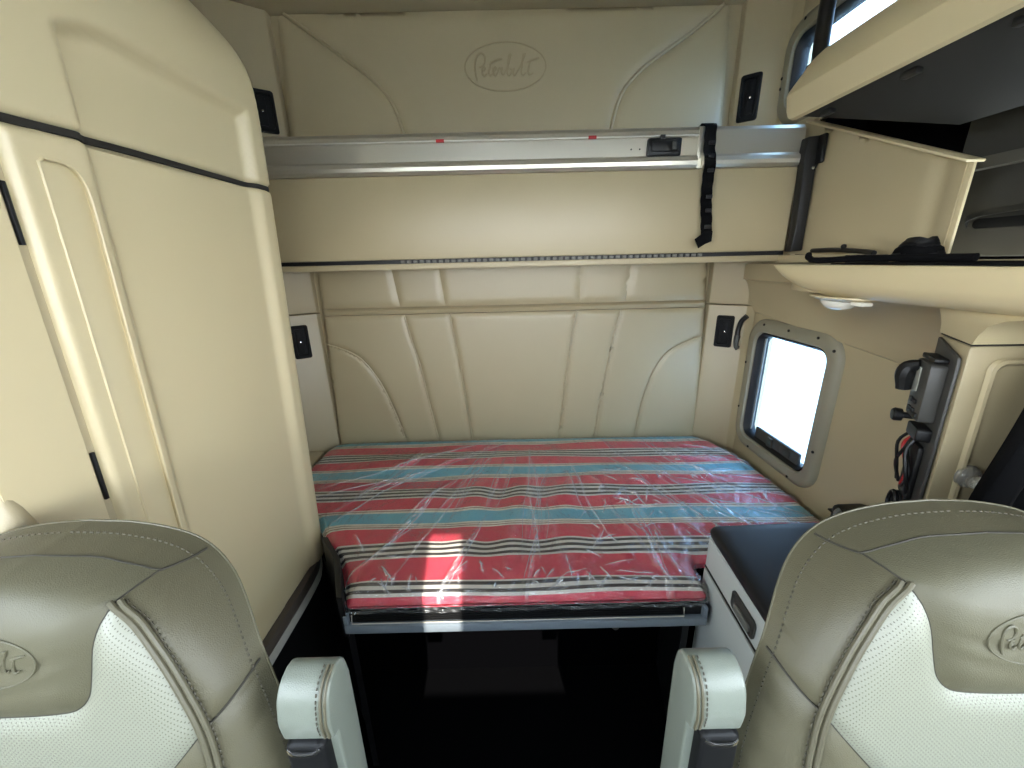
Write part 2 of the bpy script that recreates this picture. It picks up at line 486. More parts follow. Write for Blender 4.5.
# ------------------------------------------------------------------ side windows of the sleeper
def side_window(name, y0, y1, z0, z1, vent):
    o = None
    # moulded surround
    bm = B()
    X = 1.10
    inner = rrect(y0 - .002, y1 + .002, z0 - .002, z1 + .002, .05, 6)
    n = len(inner)
    cy, cz = (y0 + y1) / 2, (z0 + z1) / 2
    def off(e): return rrect(y0 - e, y1 + e, z0 - e, z1 + e, .05 + e * .8, 6)
    rings = []
    for e, x in ((0, X + .02), (0, X - .012), (.006, X - .02), (.03, X - .022), (.045, X - .018), (.056, X - .006), (.058, X + .004)):
        rings.append([(x, a, b) for a, b in off(e)])
    loft(bm, rings, cap=False)
    root = struct(name, bm, 'grey_trim')
    # rubber gasket
    bm = B(); rings = []
    for e, x in ((.0, X - .006), (-.004, X - .012), (-.013, X + .0), (-.018, X + .018), (-.018, X + .034), (.0, X + .034)):
        rings.append([(x, a, b) for a, b in off(e)])
    rings.append(rings[0]); loft(bm, rings, cap=False)
    build('gasket', bm, 'gasket', root)
    bm = B(); prism(bm, off(-.012), lambda a, b, d: (d, a, b), X + .020, X + .025); build('pane', bm, 'tinted', root)
    # screws round the surround
    for a, b in ((y0 + .05, z1 + .035), (y1 - .05, z1 + .035), ((y0 + y1) / 2, z1 + .035), (y0 - .035, z0 + .12), (y1 + .035, z0 + .12), (y1 + .035, z1 - .15),
                 (y0 + .06, z0 - .035), (y1 - .08, z0 - .035), (y0 - .028, z1 + .005)):
        bm = B(); lathe(bm, [(.0005, 0), (.005, .001), (.0055, .004), (.004, .006)], lambda x, y, h, a=a, b=b: (X - .020 - .005 + h, a + x, b + y), 10)
        build('screw', bm, 'screw', root)
    if vent:
        bm = B(); box(bm, X + .004, X + .018, y0 + .055, y1 - .075, z0 + .012, z0 + .062, .004)
        box(bm, X + .000, X + .010, y0 + .10, y0 + .16, z0 + .02, z0 + .05, .004)
        box(bm, X - .004, X + .006, y1 - .20, y1 - .165, z0 + .012, z0 + .055, .004)
        build('vent_slider', bm, 'darkgrey', root)
        bm = B(); box(bm, X + .008, X + .016, y1 - .034, y1 - .026, z0 + .03, z1 - .03, .002); build('channel', bm, 'midgrey', root)
    return root
side_window('window_1', 1.296, 1.70, .80, 1.285, True)
side_window('window_2', 1.32, 1.76, 2.135, 2.37, False)

# ------------------------------------------------------------------ padded panels of the rear wall
YW = 1.905
def cells(bm, polys, y, h=.012, w=.012, step=.02, bow=0):
    for poly in polys:
        def fn(P, d):
            Y = y - pillow(d, h, w) - bow * np.clip(1 - (P[:, 0] / .95) ** 2, 0, 1)
            return np.c_[P[:, 0], Y, P[:, 1]]
        patch(bm, poly, step, fn)
        # the sides of the pad down to the wall
        L = seglen(poly, step); n = len(L)
        a = [bm.verts.new((p[0], y - bow * max(0, 1 - (p[0] / .95) ** 2), p[1])) for p in L]; b = [bm.verts.new((p[0], 1.935, p[1])) for p in L]
        for i in range(n): bm.faces.new((a[i], a[(i + 1) % n], b[(i + 1) % n], b[i]))
    bmesh.ops.remove_doubles(bm, verts=bm.verts, dist=.0004)

upper = thing('padded_wall_panel', 'tall beige padded panel with an oval script emblem above the bunk rail', 'wall panel', (0, 1.93, 2.0))
ca = cr([(-.862, 2.548), (-.768, 2.485), (-.643, 2.396), (-.55, 2.33), (-.478, 2.252), (-.438, 2.143), (-.425, 2.04), (-.42, 2.0)], .02)
cb = cr([(.868, 2.545), (.755, 2.46), (.65, 2.396), (.552, 2.33), (.482, 2.252), (.448, 2.139), (.436, 2.04), (.43, 2.0)], .02)
g = .004
mid = ca + [(x, z) for x, z in cb[::-1]]
left = [(x - g, z - g) for x, z in ca[::-1]] + cr([(-.872, 2.546), (-.884, 2.540), (-.890, 2.525)], .006) + [(-.914, 2.14), (-.925, 2.0)]
right = [(.935, 2.0), (.917, 2.14), (.897, 2.52)] + cr([(.897, 2.525), (.893, 2.537), (.882, 2.543)], .006) + [(x + g, z - g) for x, z in cb]
bm = B(); cells(bm, [mid], YW, .013, .016, step=.016); build('centre_pad', bm, 'vinyl', upper, 60)
for nm, poly in (('side_pad', left), ('side_pad', right)):
    bm = B(); cells(bm, [poly], YW, .010, .012, step=.016); build(nm, bm, 'vinyl', upper, 60)
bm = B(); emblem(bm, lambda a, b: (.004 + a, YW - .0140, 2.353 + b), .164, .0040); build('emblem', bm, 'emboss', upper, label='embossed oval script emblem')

bm = B()
for c in (ca, cb): tube(bm, [(x, YW - .0065, z) for x, z in c], .0065, 8)
build('seam_piping', bm, 'vinyl', upper)
lower = thing('padded_wall_panel', 'low beige padded panel with fanned stitched seams behind the striped mattress', 'wall panel', (0, 1.93, .6))
def xL(z): return -.895 - (1.59 - z) * .033
def xR(z): return .928 + (1.59 - z) * .055
Zt, Zb = 1.60, .60
tops = [(-.556, -.529), (-.332, -.312), (.34, .332), (.578, .555)]
edges = [(xL(1.6), xL(1.405))] + tops + [(xR(1.6), xR(1.405))]
bm = B()
cells(bm, [[(a[1], 1.405), (b[1], 1.405), (b[0], 1.62), (a[0], 1.62)] for a, b in zip(edges[:-1], edges[1:])], YW, .010, .010)
build('upper_pad', bm, 'vinyl', lower, 60)
bm = B(); cells(bm, [[(xL(1.375), 1.372), (xR(1.375), 1.372), (xR(1.40), 1.40), (xL(1.40), 1.40)]], YW - .002, .012, .008); build('cross_band', bm, 'vinyl', lower, 60)
c1 = cr([(xL(1.232), 1.232), (-.83, 1.205), (-.754, 1.160), (-.695, 1.08), (-.65, .985), (-.61, .86), (-.576, .723), (-.55, .6)], .02)
a1 = cr([(-.512, 1.368), (-.488, 1.24), (-.459, 1.116), (-.428, .90), (-.401, .719), (-.385, .6)], .02)
b1 = cr([(-.294, 1.368), (-.276, 1.24), (-.259, 1.111), (-.238, .90), (-.22, .72), (-.21, .6)], .02)
d1 = cr([(.322, 1.368), (.298, 1.22), (.277, 1.046), (.262, .88), (.249, .731), (.24, .6)], .02)
e1 = cr([(.535, 1.368), (.506, 1.22), (.478, 1.04), (.455, .88), (.438, .731), (.425, .6)], .02)
f1 = cr([(xR(1.232), 1.232), (.86, 1.20), (.782, 1.152), (.73, 1.075), (.698, .99), (.67, .87), (.652, .74), (.63, .6)], .02)
bm = B()
cells(bm, [c1 + [(xL(.6), .6)],
           [(xL(1.365), 1.368)] + a1 + c1[::-1],
           a1 + b1[::-1], b1 + d1[::-1], d1 + e1[::-1],
           e1 + f1[::-1] + [(xR(1.365), 1.368)],
           f1 + [(xR(.6), .6)]], YW, .009, .009, step=.013)
build('lower_pad', bm, 'vinyl', lower, 60)
# piping along the seams
bm = B()
for c in (c1, a1, b1, d1, e1, f1):
    tube(bm, [(x, YW - .0075, z) for x, z in c], .0036, 8)
build('seam_piping', bm, 'vinyl', lower)

# ------------------------------------------------------------------ upper bunk folded up
bunk = thing('upper_bunk', 'folded upper bunk with bright aluminium rail over a long beige front board', 'bunk', (0, 1.55, 1.6))
BX0, BX1 = -1.10, 1.045
bm = B()
rail = [(1.66, 2.036), (1.59, 2.038), (1.562, 2.034), (1.553, 2.022), (1.551, 2.012), (1.548, 2.008), (1.548, 2.003), (1.556, 2.001), (1.557, 1.946), (1.554, 1.943), (1.546, 1.942),
        (1.538, 1.936), (1.534, 1.924), (1.536, 1.912), (1.544, 1.904), (1.556, 1.902), (1.575, 1.902), (1.66, 1.902)]
prism(bm, rail, lambda a, b, d: (d, a, b), BX0, .672)
rail2 = [(1.66, 2.036), (1.59, 2.038), (1.562, 2.034), (1.553, 2.022), (1.551, 2.000), (1.549, 1.946), (1.546, 1.942), (1.538, 1.936), (1.534, 1.924), (1.536, 1.912), (1.544, 1.904), (1.556, 1.902), (1.66, 1.902)]
prism(bm, rail2, lambda a, b, d: (d, a, b), .692, BX1)
box(bm, .672, .692, 1.552, 1.66, 1.902, 2.034, .003)
build('rail', bm, 'alu', bunk, 25)
bm = B(); box(bm, BX0, BX1, 1.556, 1.62, 1.616, 1.902, .006); build('front_board', bm, 'vinyl', bunk)
bm = B(); box(bm, BX0, BX1, 1.62, 1.89, 1.62, 1.985, .02); build('bunk_mattress', bm, 'vinyl', bunk)
bm = B(); box(bm, BX0, BX1, 1.545, 1.60, 1.580, 1.602, .004); build('bottom_trim', bm, 'beige', bunk)
bm = B(); box(bm, BX0, BX1, 1.560, 1.60, 1.602, 1.616)
x = -.41; hk_ = B()
while x < .74:
    box(hk_, x, x + .014, 1.549, 1.562, 1.603, 1.614, .002); x += .024
hg = build('hinge', bm, 'black', bunk, label='black hinge strip along the bottom edge'); q = build('hinge_knuckle', hk_, 'midgrey', hg); q['kind'] = 'stuff'
lat = bm = B(); box(bm, .494, .612, 1.540, 1.560, 1.942, 1.999, .006); box(bm, .505, .60, 1.534, 1.546, 1.955, 1.988, .005); box(bm, .535, .552, 1.538, 1.55, 1.995, 2.008, .002)
latch = build('latch', bm, 'black', bunk, label='black sliding latch in the rail')
bm = B(); box(bm, .575, .592, 1.531, 1.542, 1.958, 1.985, .003); build('latch_button', bm, 'darkgrey', latch)
for x in (.44, .47):
    bm = B(); lathe(bm, [(.0005, -.001), (.0025, -.0006), (.003, .002)], lambda a, b, h, x=x: (x + a, 1.5555 + h, 1.968 + b), 10); build('rivet', bm, 'screw', bunk)
bm = B(); box(bm, BX0, .672, 1.5452, 1.5505, 2.0035, 2.0085, .001); build('rail_highlight', bm, 'whitestrip', bunk)  # pale strip added as the bright highlight line along the rail edge
for x in (-.23, .30):
    bm = B(); box(bm, x - .014, x + .014, 1.5440, 1.552, 2.001, 2.011, .001); build('tag', bm, 'red', bunk, label='small red tag')

# black webbing strap hanging over the rail
st = cr([(.705, 1.60, 2.043), (.705, 1.560, 2.042), (.706, 1.541, 2.030), (.708, 1.538, 1.96), (.711, 1.527, 1.92), (.714, 1.536, 1.86), (.718, 1.541, 1.80), (.724, 1.536, 1.74), (.728, 1.532, 1.69), (.728, 1.530, 1.668)], .006)
def ribbon(bm, pts, w, th, wob=0):
    rings = []
    for i, p in enumerate(pts):
        a = Vector(pts[max(0, i - 1)]); b = Vector(pts[min(len(pts) - 1, i + 1)])
        d = (b - a).normalized(); s = Vector((1, 0, 0)); s = (s - d * s.dot(d)).normalized(); n = s.cross(d)
        c = Vector(p) + n * wob * math.sin(i * .9)
        rings.append([c - s * w / 2 - n * th / 2, c + s * w / 2 - n * th / 2, c + s * w / 2 + n * th / 2, c - s * w / 2 + n * th / 2])
    loft(bm, rings)
strap = thing('webbing_strap', 'short black webbing strap hanging over the rail of the folded bunk', 'strap', (.71, 1.54, 1.66))
bm = B(); ribbon(bm, st, .040, .003, .0018); build('webbing', bm, 'blackfab', strap)
bm = B()
prism(bm, [(.748, 1.690), (.748, 1.655), (.722, 1.645), (.700, 1.632), (.682, 1.664), (.706, 1.680), (.72, 1.690)], lambda a, b, d: (a, d - (.72 - a) * .15, b), 1.520, 1.525)
build('folded_end', bm, 'blackfab', strap)
for z in (1.97, 1.93, 1.885, 1.80, 1.755, 1.70):
    bm = B(); box(bm, .700 + (1.95 - z) * .07, .722 + (1.95 - z) * .07, 1.524, 1.5285, z, z + .012, .001); build('stitch_pad', bm, 'black', strap)

# bracket at the right end of the bunk
brk = thing('bunk_bracket', 'tall black bracket closing the right end of the folded bunk', 'bracket', (1.07, 1.53, 1.6))
bm = B()
prism(bm, [(1.034, 1.985), (1.092, 1.99), (1.092, 1.915), (1.078, 1.885), (1.084, 1.615), (1.040, 1.612), (1.045, 1.70), (1.036, 1.895), (1.030, 1.915)], lambda a, b, d: (a, d, b), 1.515, 1.552, bev=.004)
build('arm', bm, 'black', brk)
bm = B(); box(bm, 1.070, 1.085, 1.49, 1.535, 1.90, 1.99, .006); build('end_block', bm, 'black', brk)
bm = B(); lathe(bm, [(.0005, -.004), (.005, -.003), (.006, 0)], lambda x, y, h: (1.066 + x, 1.515 + h, 1.888 + y), 10); build('bolt', bm, 'steel', brk, label='small bright bolt')

# four black latch plates on the corner pillars
def latch_plate(A, C, s0, s1, z0, z1, label, k):
    ax = Vector((C[0] - A[0], C[1] - A[1], 0)).normalized()
    n = Vector((ax.y, -ax.x, 0))
    if n.y > 0: n = -n
    f = lambda a, b, d: Vector((A[0], A[1], 0)) + ax * a + Vector((0, 0, b)) + n * d
    root = thing('latch_plate', label, 'latch', f((s0 + s1) / 2, z0, 0), 'black latch plates on the sleeper corner pillars')
    bm = B()
    outer = rrect(s0, s1, z0, z1, .010, 4); inn = rrect(s0 + .013, s1 - .013, z0 + .016, z1 - .016, .006, 4); inn2 = rrect(s0 + .015, s1 - .015, z0 + .018, z1 - .018, .006, 4)
    rings = [[f(a, b, .001) for a, b in outer], [f(a, b, .009) for a, b in rrect(s0 + .002, s1 - .002, z0 + .002, z1 - .002, .010, 4)], [f(a, b, .011) for a, b in rrect(s0 + .005, s1 - .005, z0 + .005, z1 - .005, .009, 4)],
             [f(a, b, .010) for a, b in inn], [f(a, b, .002) for a, b in inn2]]
    loft(bm, rings); build('frame', bm, 'latch_black', root)
    bm = B()
    a0, a1 = s0 + .018, s1 - .018
    prism(bm, rrect(a0 + (a1 - a0) * .30, a1, z0 + .025, z1 - .025, .005, 3), f, .003, .007, bev=.001); build('paddle', bm, 'latch_black', root)
    bm = B(); c = ((a0 + a1) / 2 + .004, (z0 + z1) / 2 + k)
    lathe(bm, [(.0006, .0105), (.0035, .010), (.0042, .006)], lambda x, y, h: f(c[0] + x, c[1] + y, h), 10); build('key_cylinder', bm, 'steel', root, label='tiny bright key cylinder')
latch_plate(LA, LC, .022, .112, 2.130, 2.285, 'black latch plate above the bunk rail beside the tall wardrobe', 0)
latch_plate(LA, LC, .050, .124, 1.176, 1.336, 'black latch plate below the bunk beside the tall wardrobe', 0)
latch_plate(RA, RC, .014, .090, 2.132, 2.300, 'black latch plate above the bunk rail near the right overhead bin', 0)
latch_plate(RA, RC, .042, .118, 1.183, 1.335, 'black latch plate below the bunk beside the bright side window', 0)
# curtain hook by the lower window
hk = thing('coat_hook', 'small black hook high beside the bright side window', 'hook', (1.07, 1.79, 1.2))
bm = B(); tube(bm, cr([(1.075, 1.775, 1.34), (1.062, 1.79, 1.315), (1.058, 1.80, 1.27), (1.056, 1.795, 1.24)], .01), .011, 8); build('arm', bm, 'black', hk)
bm = B(); tube(bm, cr([(1.056, 1.795, 1.245), (1.048, 1.785, 1.215), (1.052, 1.78, 1.19), (1.06, 1.785, 1.20)], .008), lambda t: .014 - .006 * t, 8); build('tip', bm, 'darkgrey', hk)

# ------------------------------------------------------------------ wardrobe on the left
ward = thing('wardrobe', 'tall beige moulded wardrobe filling the left side behind the seat', 'wardrobe', (-.9, .85, 0))
def wx(z): return -.65 - .045 * (1.8 - z)
def sm(a, b, x):
    t = np.clip((x - a) / (b - a), 0, 1); return t * t * (3 - 2 * t)
Y0, Y1 = .580, 1.222
def door_surface(P, d, hfun, re=.05):
    Y, Z = P[:, 0], P[:, 1]
    x = -.65 - .045 * (1.8 - Z) + hfun(Y, Z)
    e = np.clip(.012 - d, 0, .012); x -= .012 - np.sqrt(np.maximum(.012 ** 2 - e ** 2, 0))   # small round all about
    q = np.clip(re - (Y1 - Y), 0, re * .999); x -= re - np.sqrt(re ** 2 - q ** 2)              # big round on the far vertical edge
    return np.c_[x, Y, Z]
def h_lower(Y, Z):
    h = -.018 * sm(.686, .716, Y) * (1 - sm(1.112, 1.144, Y))
    return h
PAD = [(.618, .93), (.677, .93), (.677, 1.700)] + cr([(.677, 1.70), (.674, 1.728), (.664, 1.747), (.648, 1.754)], .006)[1:] + [(.622, 1.754), (.616, 1.748)]
def h_upper(Y, Z):
    top = 1.965
    d = np.minimum(np.minimum(Y - .702, 1.128 - Y), top - Z + .06 * np.clip((.80 - Y) / .12, 0, 1) ** 2 * -.6)
    h = -.024 * sm(-.013, .013, d)
    h -= .10 * sm(1.99, 2.24, Z) ** 2
    return h
bm = B()
poly = [(Y0, .582), (Y1, .588), (Y1, 1.802), (.77, 1.799), (Y0, 1.791)]
patch(bm, poly, .0085, lambda P, d: door_surface(P, d, h_lower), [PAD]); orient(bm, 0, 1)
def pad_at(c, lift): c = np.array(c); W = door_surface(c, np.full(len(c), .1), h_lower); return [(a + lift, b, z) for a, b, z in W]
Lq = seglen(PAD, .0085)
aa = [bm.verts.new(p) for p in pad_at(Lq, 0)]; bb = [bm.verts.new(p) for p in pad_at(Lq, -.006)]
for i in range(len(Lq)): bm.faces.new((aa[i], aa[(i + 1) % len(Lq)], bb[(i + 1) % len(Lq)], bb[i]))
patch(bm, PAD, .0085, lambda P, d: np.array(pad_at(P, -.006)) + np.c_[pillow(d, .003, .01), np.zeros(len(P)), np.zeros(len(P))])
L = seglen(poly, .0085); Pn = np.array(L); W = door_surface(Pn, np.zeros(len(Pn)), h_lower)
def skirt(bm, W, dx):
    n = len(W)
    a = [bm.verts.new(w) for w in W]; b = [bm.verts.new((w[0] - dx, w[1], w[2])) for w in W]
    for i in range(n): bm.faces.new((a[i], b[i], b[(i + 1) % n], a[(i + 1) % n]))
    bmesh.ops.remove_doubles(bm, verts=bm.verts, dist=.0003)
skirt(bm, W, .03)
ld = build('lower_door', bm, 'beige_door', ward, 50)
bm = B(); tube(bm, pad_at(Lq, .0002), .0024, 8, closed=True); build('pad_bead', bm, 'beige_door', ld)
bm = B()
poly = [(.42, 1.797), (Y0, 1.7985), (.77, 1.807), (Y1 - .012, 1.810)] + cr([(Y1 - .012, 1.82), (Y1 - .022, 1.95), (Y1 - .040, 2.05), (Y1 - .062, 2.12), (Y1 - .105, 2.172), (Y1 - .18, 2.215), (.90, 2.245)], .02)[1:] + [(.42, 2.215)]
patch(bm, poly, .0085, lambda P, d: door_surface(P, d, h_upper)); orient(bm, 0, 1)
L = seglen(poly, .0085); Pn = np.array(L); W = door_surface(Pn, np.zeros(len(Pn)), h_upper)
skirt(bm, W, .05)
build('upper_door', bm, 'beige_door', ward, 50)
bm = B()   # carcass behind the doors
car = [(.56, .50), (1.19, .50), (1.19, 1.80), (1.17, 2.05), (1.11, 2.14), (1.0, 2.165), (.56, 2.175)]
prism(bm, car, lambda a, b, d: (d if d < -1 else wx(b) - .026 - (.05 if b > 2 else 0), a, b), -.7, -1.105, bev=.004)
build('carcass', bm, 'beige', ward)
gapc = cr([(.43, 1.794), (Y0, 1.795), (.77, 1.803), (1.0, 1.805), (Y1 - .014, 1.806)], .01)
gw = door_surface(np.array(gapc), np.full(len(gapc), .1), h_lower)
bm = B(); loft(bm, [[(a - .004, y, z - .005), (a - .004, y, z + .005), (a - .05, y, z + .005), (a - .05, y, z - .005)] for a, y, z in gw])
build('door_gap', bm, 'seam', ward, label='dark gap between the two doors')
bm = B(); prism(bm, [(.555, .55), (.60, .55), (.60, 1.785), (.555, 1.785)], lambda a, b, d: (wx(b) + d, a, b), -.012, -.04)
build('closing_strip', bm, 'beige', ward)
for z0, z1 in ((1.637, 1.717), (1.236, 1.322)):
    bm = B()
    x = wx((z0 + z1) / 2); prism(bm, [(.569, z0), (.5745, z0), (.5745, z1), (.569, z1)], lambda a, b, d: (wx(b) + d, a, b), -.011, -.006, bev=.001)
    build('hinge', bm, 'black', ward, label='black hinge')
def band(z0, z1, dx, name, m):
    bm = B(); pts = cr([(.45, z0 + .004), (.60, z0), (.90, z0), (1.05, z0 + .002), (1.13, z0 + .012), (1.175, z0 + .036), (1.19, z0 + .06)], .02)
    rings = []
    for y, z in pts:
        hh = z1 - z0; r = max(0, y - 1.13); X = wx(z) + dx - .004 - r * r * 5
        rings.append([(X, y, z), (X + .004, y, z + hh * .5), (X, y, z + hh), (X - .05, y, z + hh), (X - .05, y, z)])
    loft(bm, rings); build(name, bm, m, ward)
band(.548, .586, .004, 'dark_band', 'strip')
band(.512, .546, .006, 'pale_band', 'whitestrip')
bm = B(); box(bm, -1.10, wx(.5) - .002, .42, 1.205, .0, .522, .008); build('plinth', bm, 'black', ward, label='black plinth')

# panel and pillar pad forward of the wardrobe
bm = B()
poly = [(.452, .50), (.564, .50), (.564, 1.791), (.452, 1.787)]
patch(bm, poly, .02, lambda P, d: np.c_[wx(P[:, 1]) - .006 , P[:, 0], P[:, 1]]); orient(bm, 0, 1)
L = seglen(poly, .02); W = np.array([(wx(p[1]) - .006, p[0], p[1]) for p in L]); skirt(bm, W, .04)
cp = build('closet_side_panel', bm, 'beige_door'); tag(cp, 'plain cream upright panel at the far left behind the seat shoulder', 'panel')
bm = B()
rings = []
for z, r in ((.9, .040), (1.20, .040), (1.25, .036), (1.29, .027), (1.33, .018), (1.38, .013), (1.45, .010), (1.7, .010), (1.78, .010)):
    rings.append([(-.700 + math.cos(t * 2 * PI / 20) * r, .455 + math.sin(t * 2 * PI / 20) * r * .8, z) for t in range(20)])
loft(bm, rings); struct('trim_6', bm, 'beige')

# ------------------------------------------------------------------ bunk base, mattress and its wrap
base = thing('lower_bunk', 'black lower bunk base with a grey metal tray rail under the mattress', 'bunk', (0, .9, 0))
bm = B()
box(bm, -.487, .532, .842, .862, .607, .634, .003)
build('front_rail', bm, 'frame', base)
bm = B()
box(bm, -.487, -.475, .843, .860, .634, .668, .002); build('rail_end', bm, 'frame', base)
bm = B(); box(bm, .520, .532, .843, .860, .634, .668, .002); build('rail_end', bm, 'frame', base)
bm = B(); box(bm, -.475, .520, .858, .872, .634, .668)
for k in range(4): box(bm, -.455, .463, .853, .860, .639 + k * .0075, .643 + k * .0075, .0015)
build('ribbed_strip', bm, 'black', base, label='black ribbed strip in the tray')
bm = B()
tube(bm, [(-.463, .848, .668), (-.466, .848, .638), (.468, .848, .638), (.465, .848, .668)], .0018, 6); build('edge_bead', bm, 'whitestrip', base)
bm = B()
deckpoly = [(-.487, .866), (.530, .866), (.538, .965), (1.06, .975), (1.06, 1.885), (-.955, 1.885), (-.955, 1.215), (-.72, 1.215), (-.56, 1.0)]
prism(bm, deckpoly, lambda a, b, d: (a, b, d), .592, .667); build('deck', bm, 'void', base)
bm = B(); prism(bm, [(-.495, .868), (-.475, .868), (-.55, 1.0), (-.69, 1.19), (-.715, 1.19), (-.57, 1.0)], lambda a, b, d: (a, b, d), 0, .59); build('side_board', bm, 'black', base)
bm = B(); prism(bm, [(-.503, .848), (-.485, .846), (-.555, 1.0), (-.638, 1.10), (-.66, 1.10), (-.575, 1.0)], lambda a, b, d: (a + .007, b, d), .592, .734, bev=.002); build('end_board', bm, 'black', base)
bm = B(); box(bm, -.72, 1.05, 1.19, 1.22, 0, .59); build('back_board', bm, 'void', base)
bm = B(); prism(bm, [(.478, .868), (.498, .868), (.55, .965), (.60, 1.19), (.57, 1.19), (.53, .97)], lambda a, b, d: (a, b, d), 0, .59); build('side_board', bm, 'black', base)
bm = B(); lathe(bm, [(.0005, .0), (.012, .001), (.015, .006), (.0152, .02)], lambda x, y, h: (.385 + x, 1.19 - .02 + h, .22 + y), 14); build('knob', bm, 'darkgrey', base)

bm = B(); box(bm, -1.115, -.962, 1.225, 1.80, .0, .705, .012, 3); struct('trim_8', bm, 'beige')
ZT = .722
MP = cr([(-.482, .872), (-.476, .862), (-.465, .858)], .005) + cr([(.518, .858), (.528, .862), (.534, .872)], .005) + [(.540, .965), (.552, .985)] + \
     [(.60, .99), (.95, .995)] + cr([(1.04, 1.00), (1.075, 1.03), (1.082, 1.08)], .02) + [(1.075, 1.35)] + cr([(1.066, 1.52), (1.035, 1.68), (.995, 1.80), (.935, 1.868)], .02) + \
     cr([(-.86, 1.876), (-.92, 1.855), (-.945, 1.80)], .02) + cr([(-.955, 1.35), (-.945, 1.28), (-.90, 1.245)], .02) + [(-.735, 1.235), (-.632, 1.10), (-.547, 1.0)]
rng = np.random.RandomState(3)
WV = [(rng.uniform(-7, 7), rng.uniform(4, 13), rng.uniform(0, 6.28), rng.uniform(.0010, .0024)) for _ in range(12)]
def relief(P):
    h = np.zeros(len(P))
    for kx, ky, ph, a in WV: h += a * np.sin(kx * P[:, 0] * 1.6 + ky * P[:, 1] * 2.2 + ph)
    X = P[:, 0]; env = np.exp(-((X - .05) / .33) ** 4)
    bands = .0065 * np.sin(27 * X + 1.0 + 2.2 * np.sin(5 * X)) * np.exp(-((P[:, 1] - 1.30) / .10) ** 2) * env
    bands += .0055 * np.sin(31 * X + 2.5 * np.sin(4 * X + 1)) * np.exp(-((P[:, 1] - 1.07) / .07) ** 2) * env
    bands += .005 * np.sin(22 * X + 1.5 * np.sin(7 * X)) * np.exp(-((P[:, 1] - 1.40) / .06) ** 2) * env
    # broad sag towards the side edges, crown in the middle
    return h * .8 + bands + .012 * np.clip(1 - (P[:, 0] / 1.0) ** 2, 0, 1)
def mat_surface(P, d, off=0, R=.026):
    R = R + off
    q = np.clip(R - (d), 0, R)
    drop = R - np.sqrt(np.maximum(R * R - q * q, 0))
    z = ZT - .010 + relief(P) * np.clip(d / .06, 0, 1) + off - drop
    return np.c_[P[:, 0], P[:, 1], z], drop
mt = thing('mattress', 'striped red teal and cream mattress on the lower bunk', 'mattress', (0, 1.35, .634))
bm = B(); uvl = bm.loops.layers.uv.new('UVMap')
step = .014
v, f = cdt(MP, step); L = seglen(MP, step); d = dist_poly(v, L)
W, drop = mat_surface(v, d)
fd = np.clip((.93 - v[:, 1]) / .05, 0, 1)
wob = .0035 * np.sin(v[:, 0] * 11 + 2 * np.sin(v[:, 1] * 6)) * np.sin(v[:, 1] * 5) * np.clip((v[:, 0] + .4) / .3, 0, 1)
UV = np.c_[v[:, 0], v[:, 1] + wob - drop * (v[:, 1] < .925) * .8]
vs = [bm.verts.new(w) for w in W]
for t in f:
    fc = bm.faces.new([vs[i] for i in t])
    for lp, i in zip(fc.loops, t): lp[uvl].uv = UV[i]
n = len(L); zs = [.690, .684, .678, .673]
ring = nearest(v, L)
prev = [(vs[i], UV[i]) for i in ring]
for zi, zz in enumerate(zs):
    cur = []
    for (pv, pu), p in zip(prev, L):
        bulge = 0
        uvv = (pu[0], pu[1] - (pv.co.z - zz) if p[1] < .93 else pu[1])
        cur.append((bm.verts.new((p[0], p[1], zz)), uvv))
    for i in range(n):
        j = (i + 1) % n
        fc = bm.faces.new((prev[i][0], cur[i][0], cur[j][0], prev[j][0]))
        for lp, q in zip(fc.loops, (prev[i][1], cur[i][1], cur[j][1], prev[j][1])): lp[uvl].uv = q
    prev = cur
bm.faces.new([q[0] for q in prev])
build('ticking', bm, 'stripe', mt, 60)
bm = B(); tube(bm, [(p[0], p[1] - (.002 if p[1] < .9 else 0), .679) for p in L if p[1] < .90], .0035, 6); build('welt', bm, 'blackfab', mt)

# clear polythene wrap, creased
wrap_bm = B()
CRE = []
r2 = random.Random(11)
def add_crease(x0, y0, x1, y1, a, w, s): CRE.append(((x0, y0), (x1, y1), a, w, s))
for k in range(46):     # long pulls fanning from the back towards the front
    x = r2.uniform(-.45, .75); y = r2.uniform(1.15, 1.84); ln = r2.uniform(.22, .60); an = -PI / 2 + (x - .22) * .9 + r2.uniform(-.22, .22)
    add_crease(x, y, x + ln * math.cos(an), y + ln * math.sin(an), r2.uniform(.004, .011), r2.uniform(.004, .008), r2.uniform(.25, .8))
for k in range(30):     # short crumples, most of them at the right and along the front
    if k % 3: x = r2.uniform(.25, .62); y = r2.uniform(.95, 1.5)
    else: x = r2.uniform(-.5, .5); y = r2.uniform(.88, 1.05)
    ln = r2.uniform(.03, .12); an = r2.uniform(0, PI)
    add_crease(x, y, x + ln * math.cos(an), y + ln * math.sin(an), r2.uniform(.004, .012), r2.uniform(.003, .006), r2.uniform(.4, 1))
for k in range(22):     # the bag bunched at the right end
    x = r2.uniform(.65, .98); y = r2.uniform(1.05, 1.75); ln = r2.uniform(.12, .35); an = r2.uniform(-.9, .2)
    add_crease(x, y, x + ln * math.cos(an), y + ln * math.sin(an), r2.uniform(.006, .014), r2.uniform(.005, .01), r2.uniform(.3, .7))
for k in range(70):     # white glints painted on crushed film along the front edge and beside the cabinet
    if k % 2: x = r2.uniform(-.46, .50); y = .868 + abs(r2.gauss(0, .035))
    else: x = r2.uniform(.22, .98); y = r2.uniform(1.0, 1.45)
    ln = r2.uniform(.015, .06); an = r2.uniform(.2, 2.9)
    add_crease(x, y, x + ln * math.cos(an), y + ln * math.sin(an), r2.uniform(.002, .006), r2.uniform(.003, .006), r2.uniform(.5, 1))
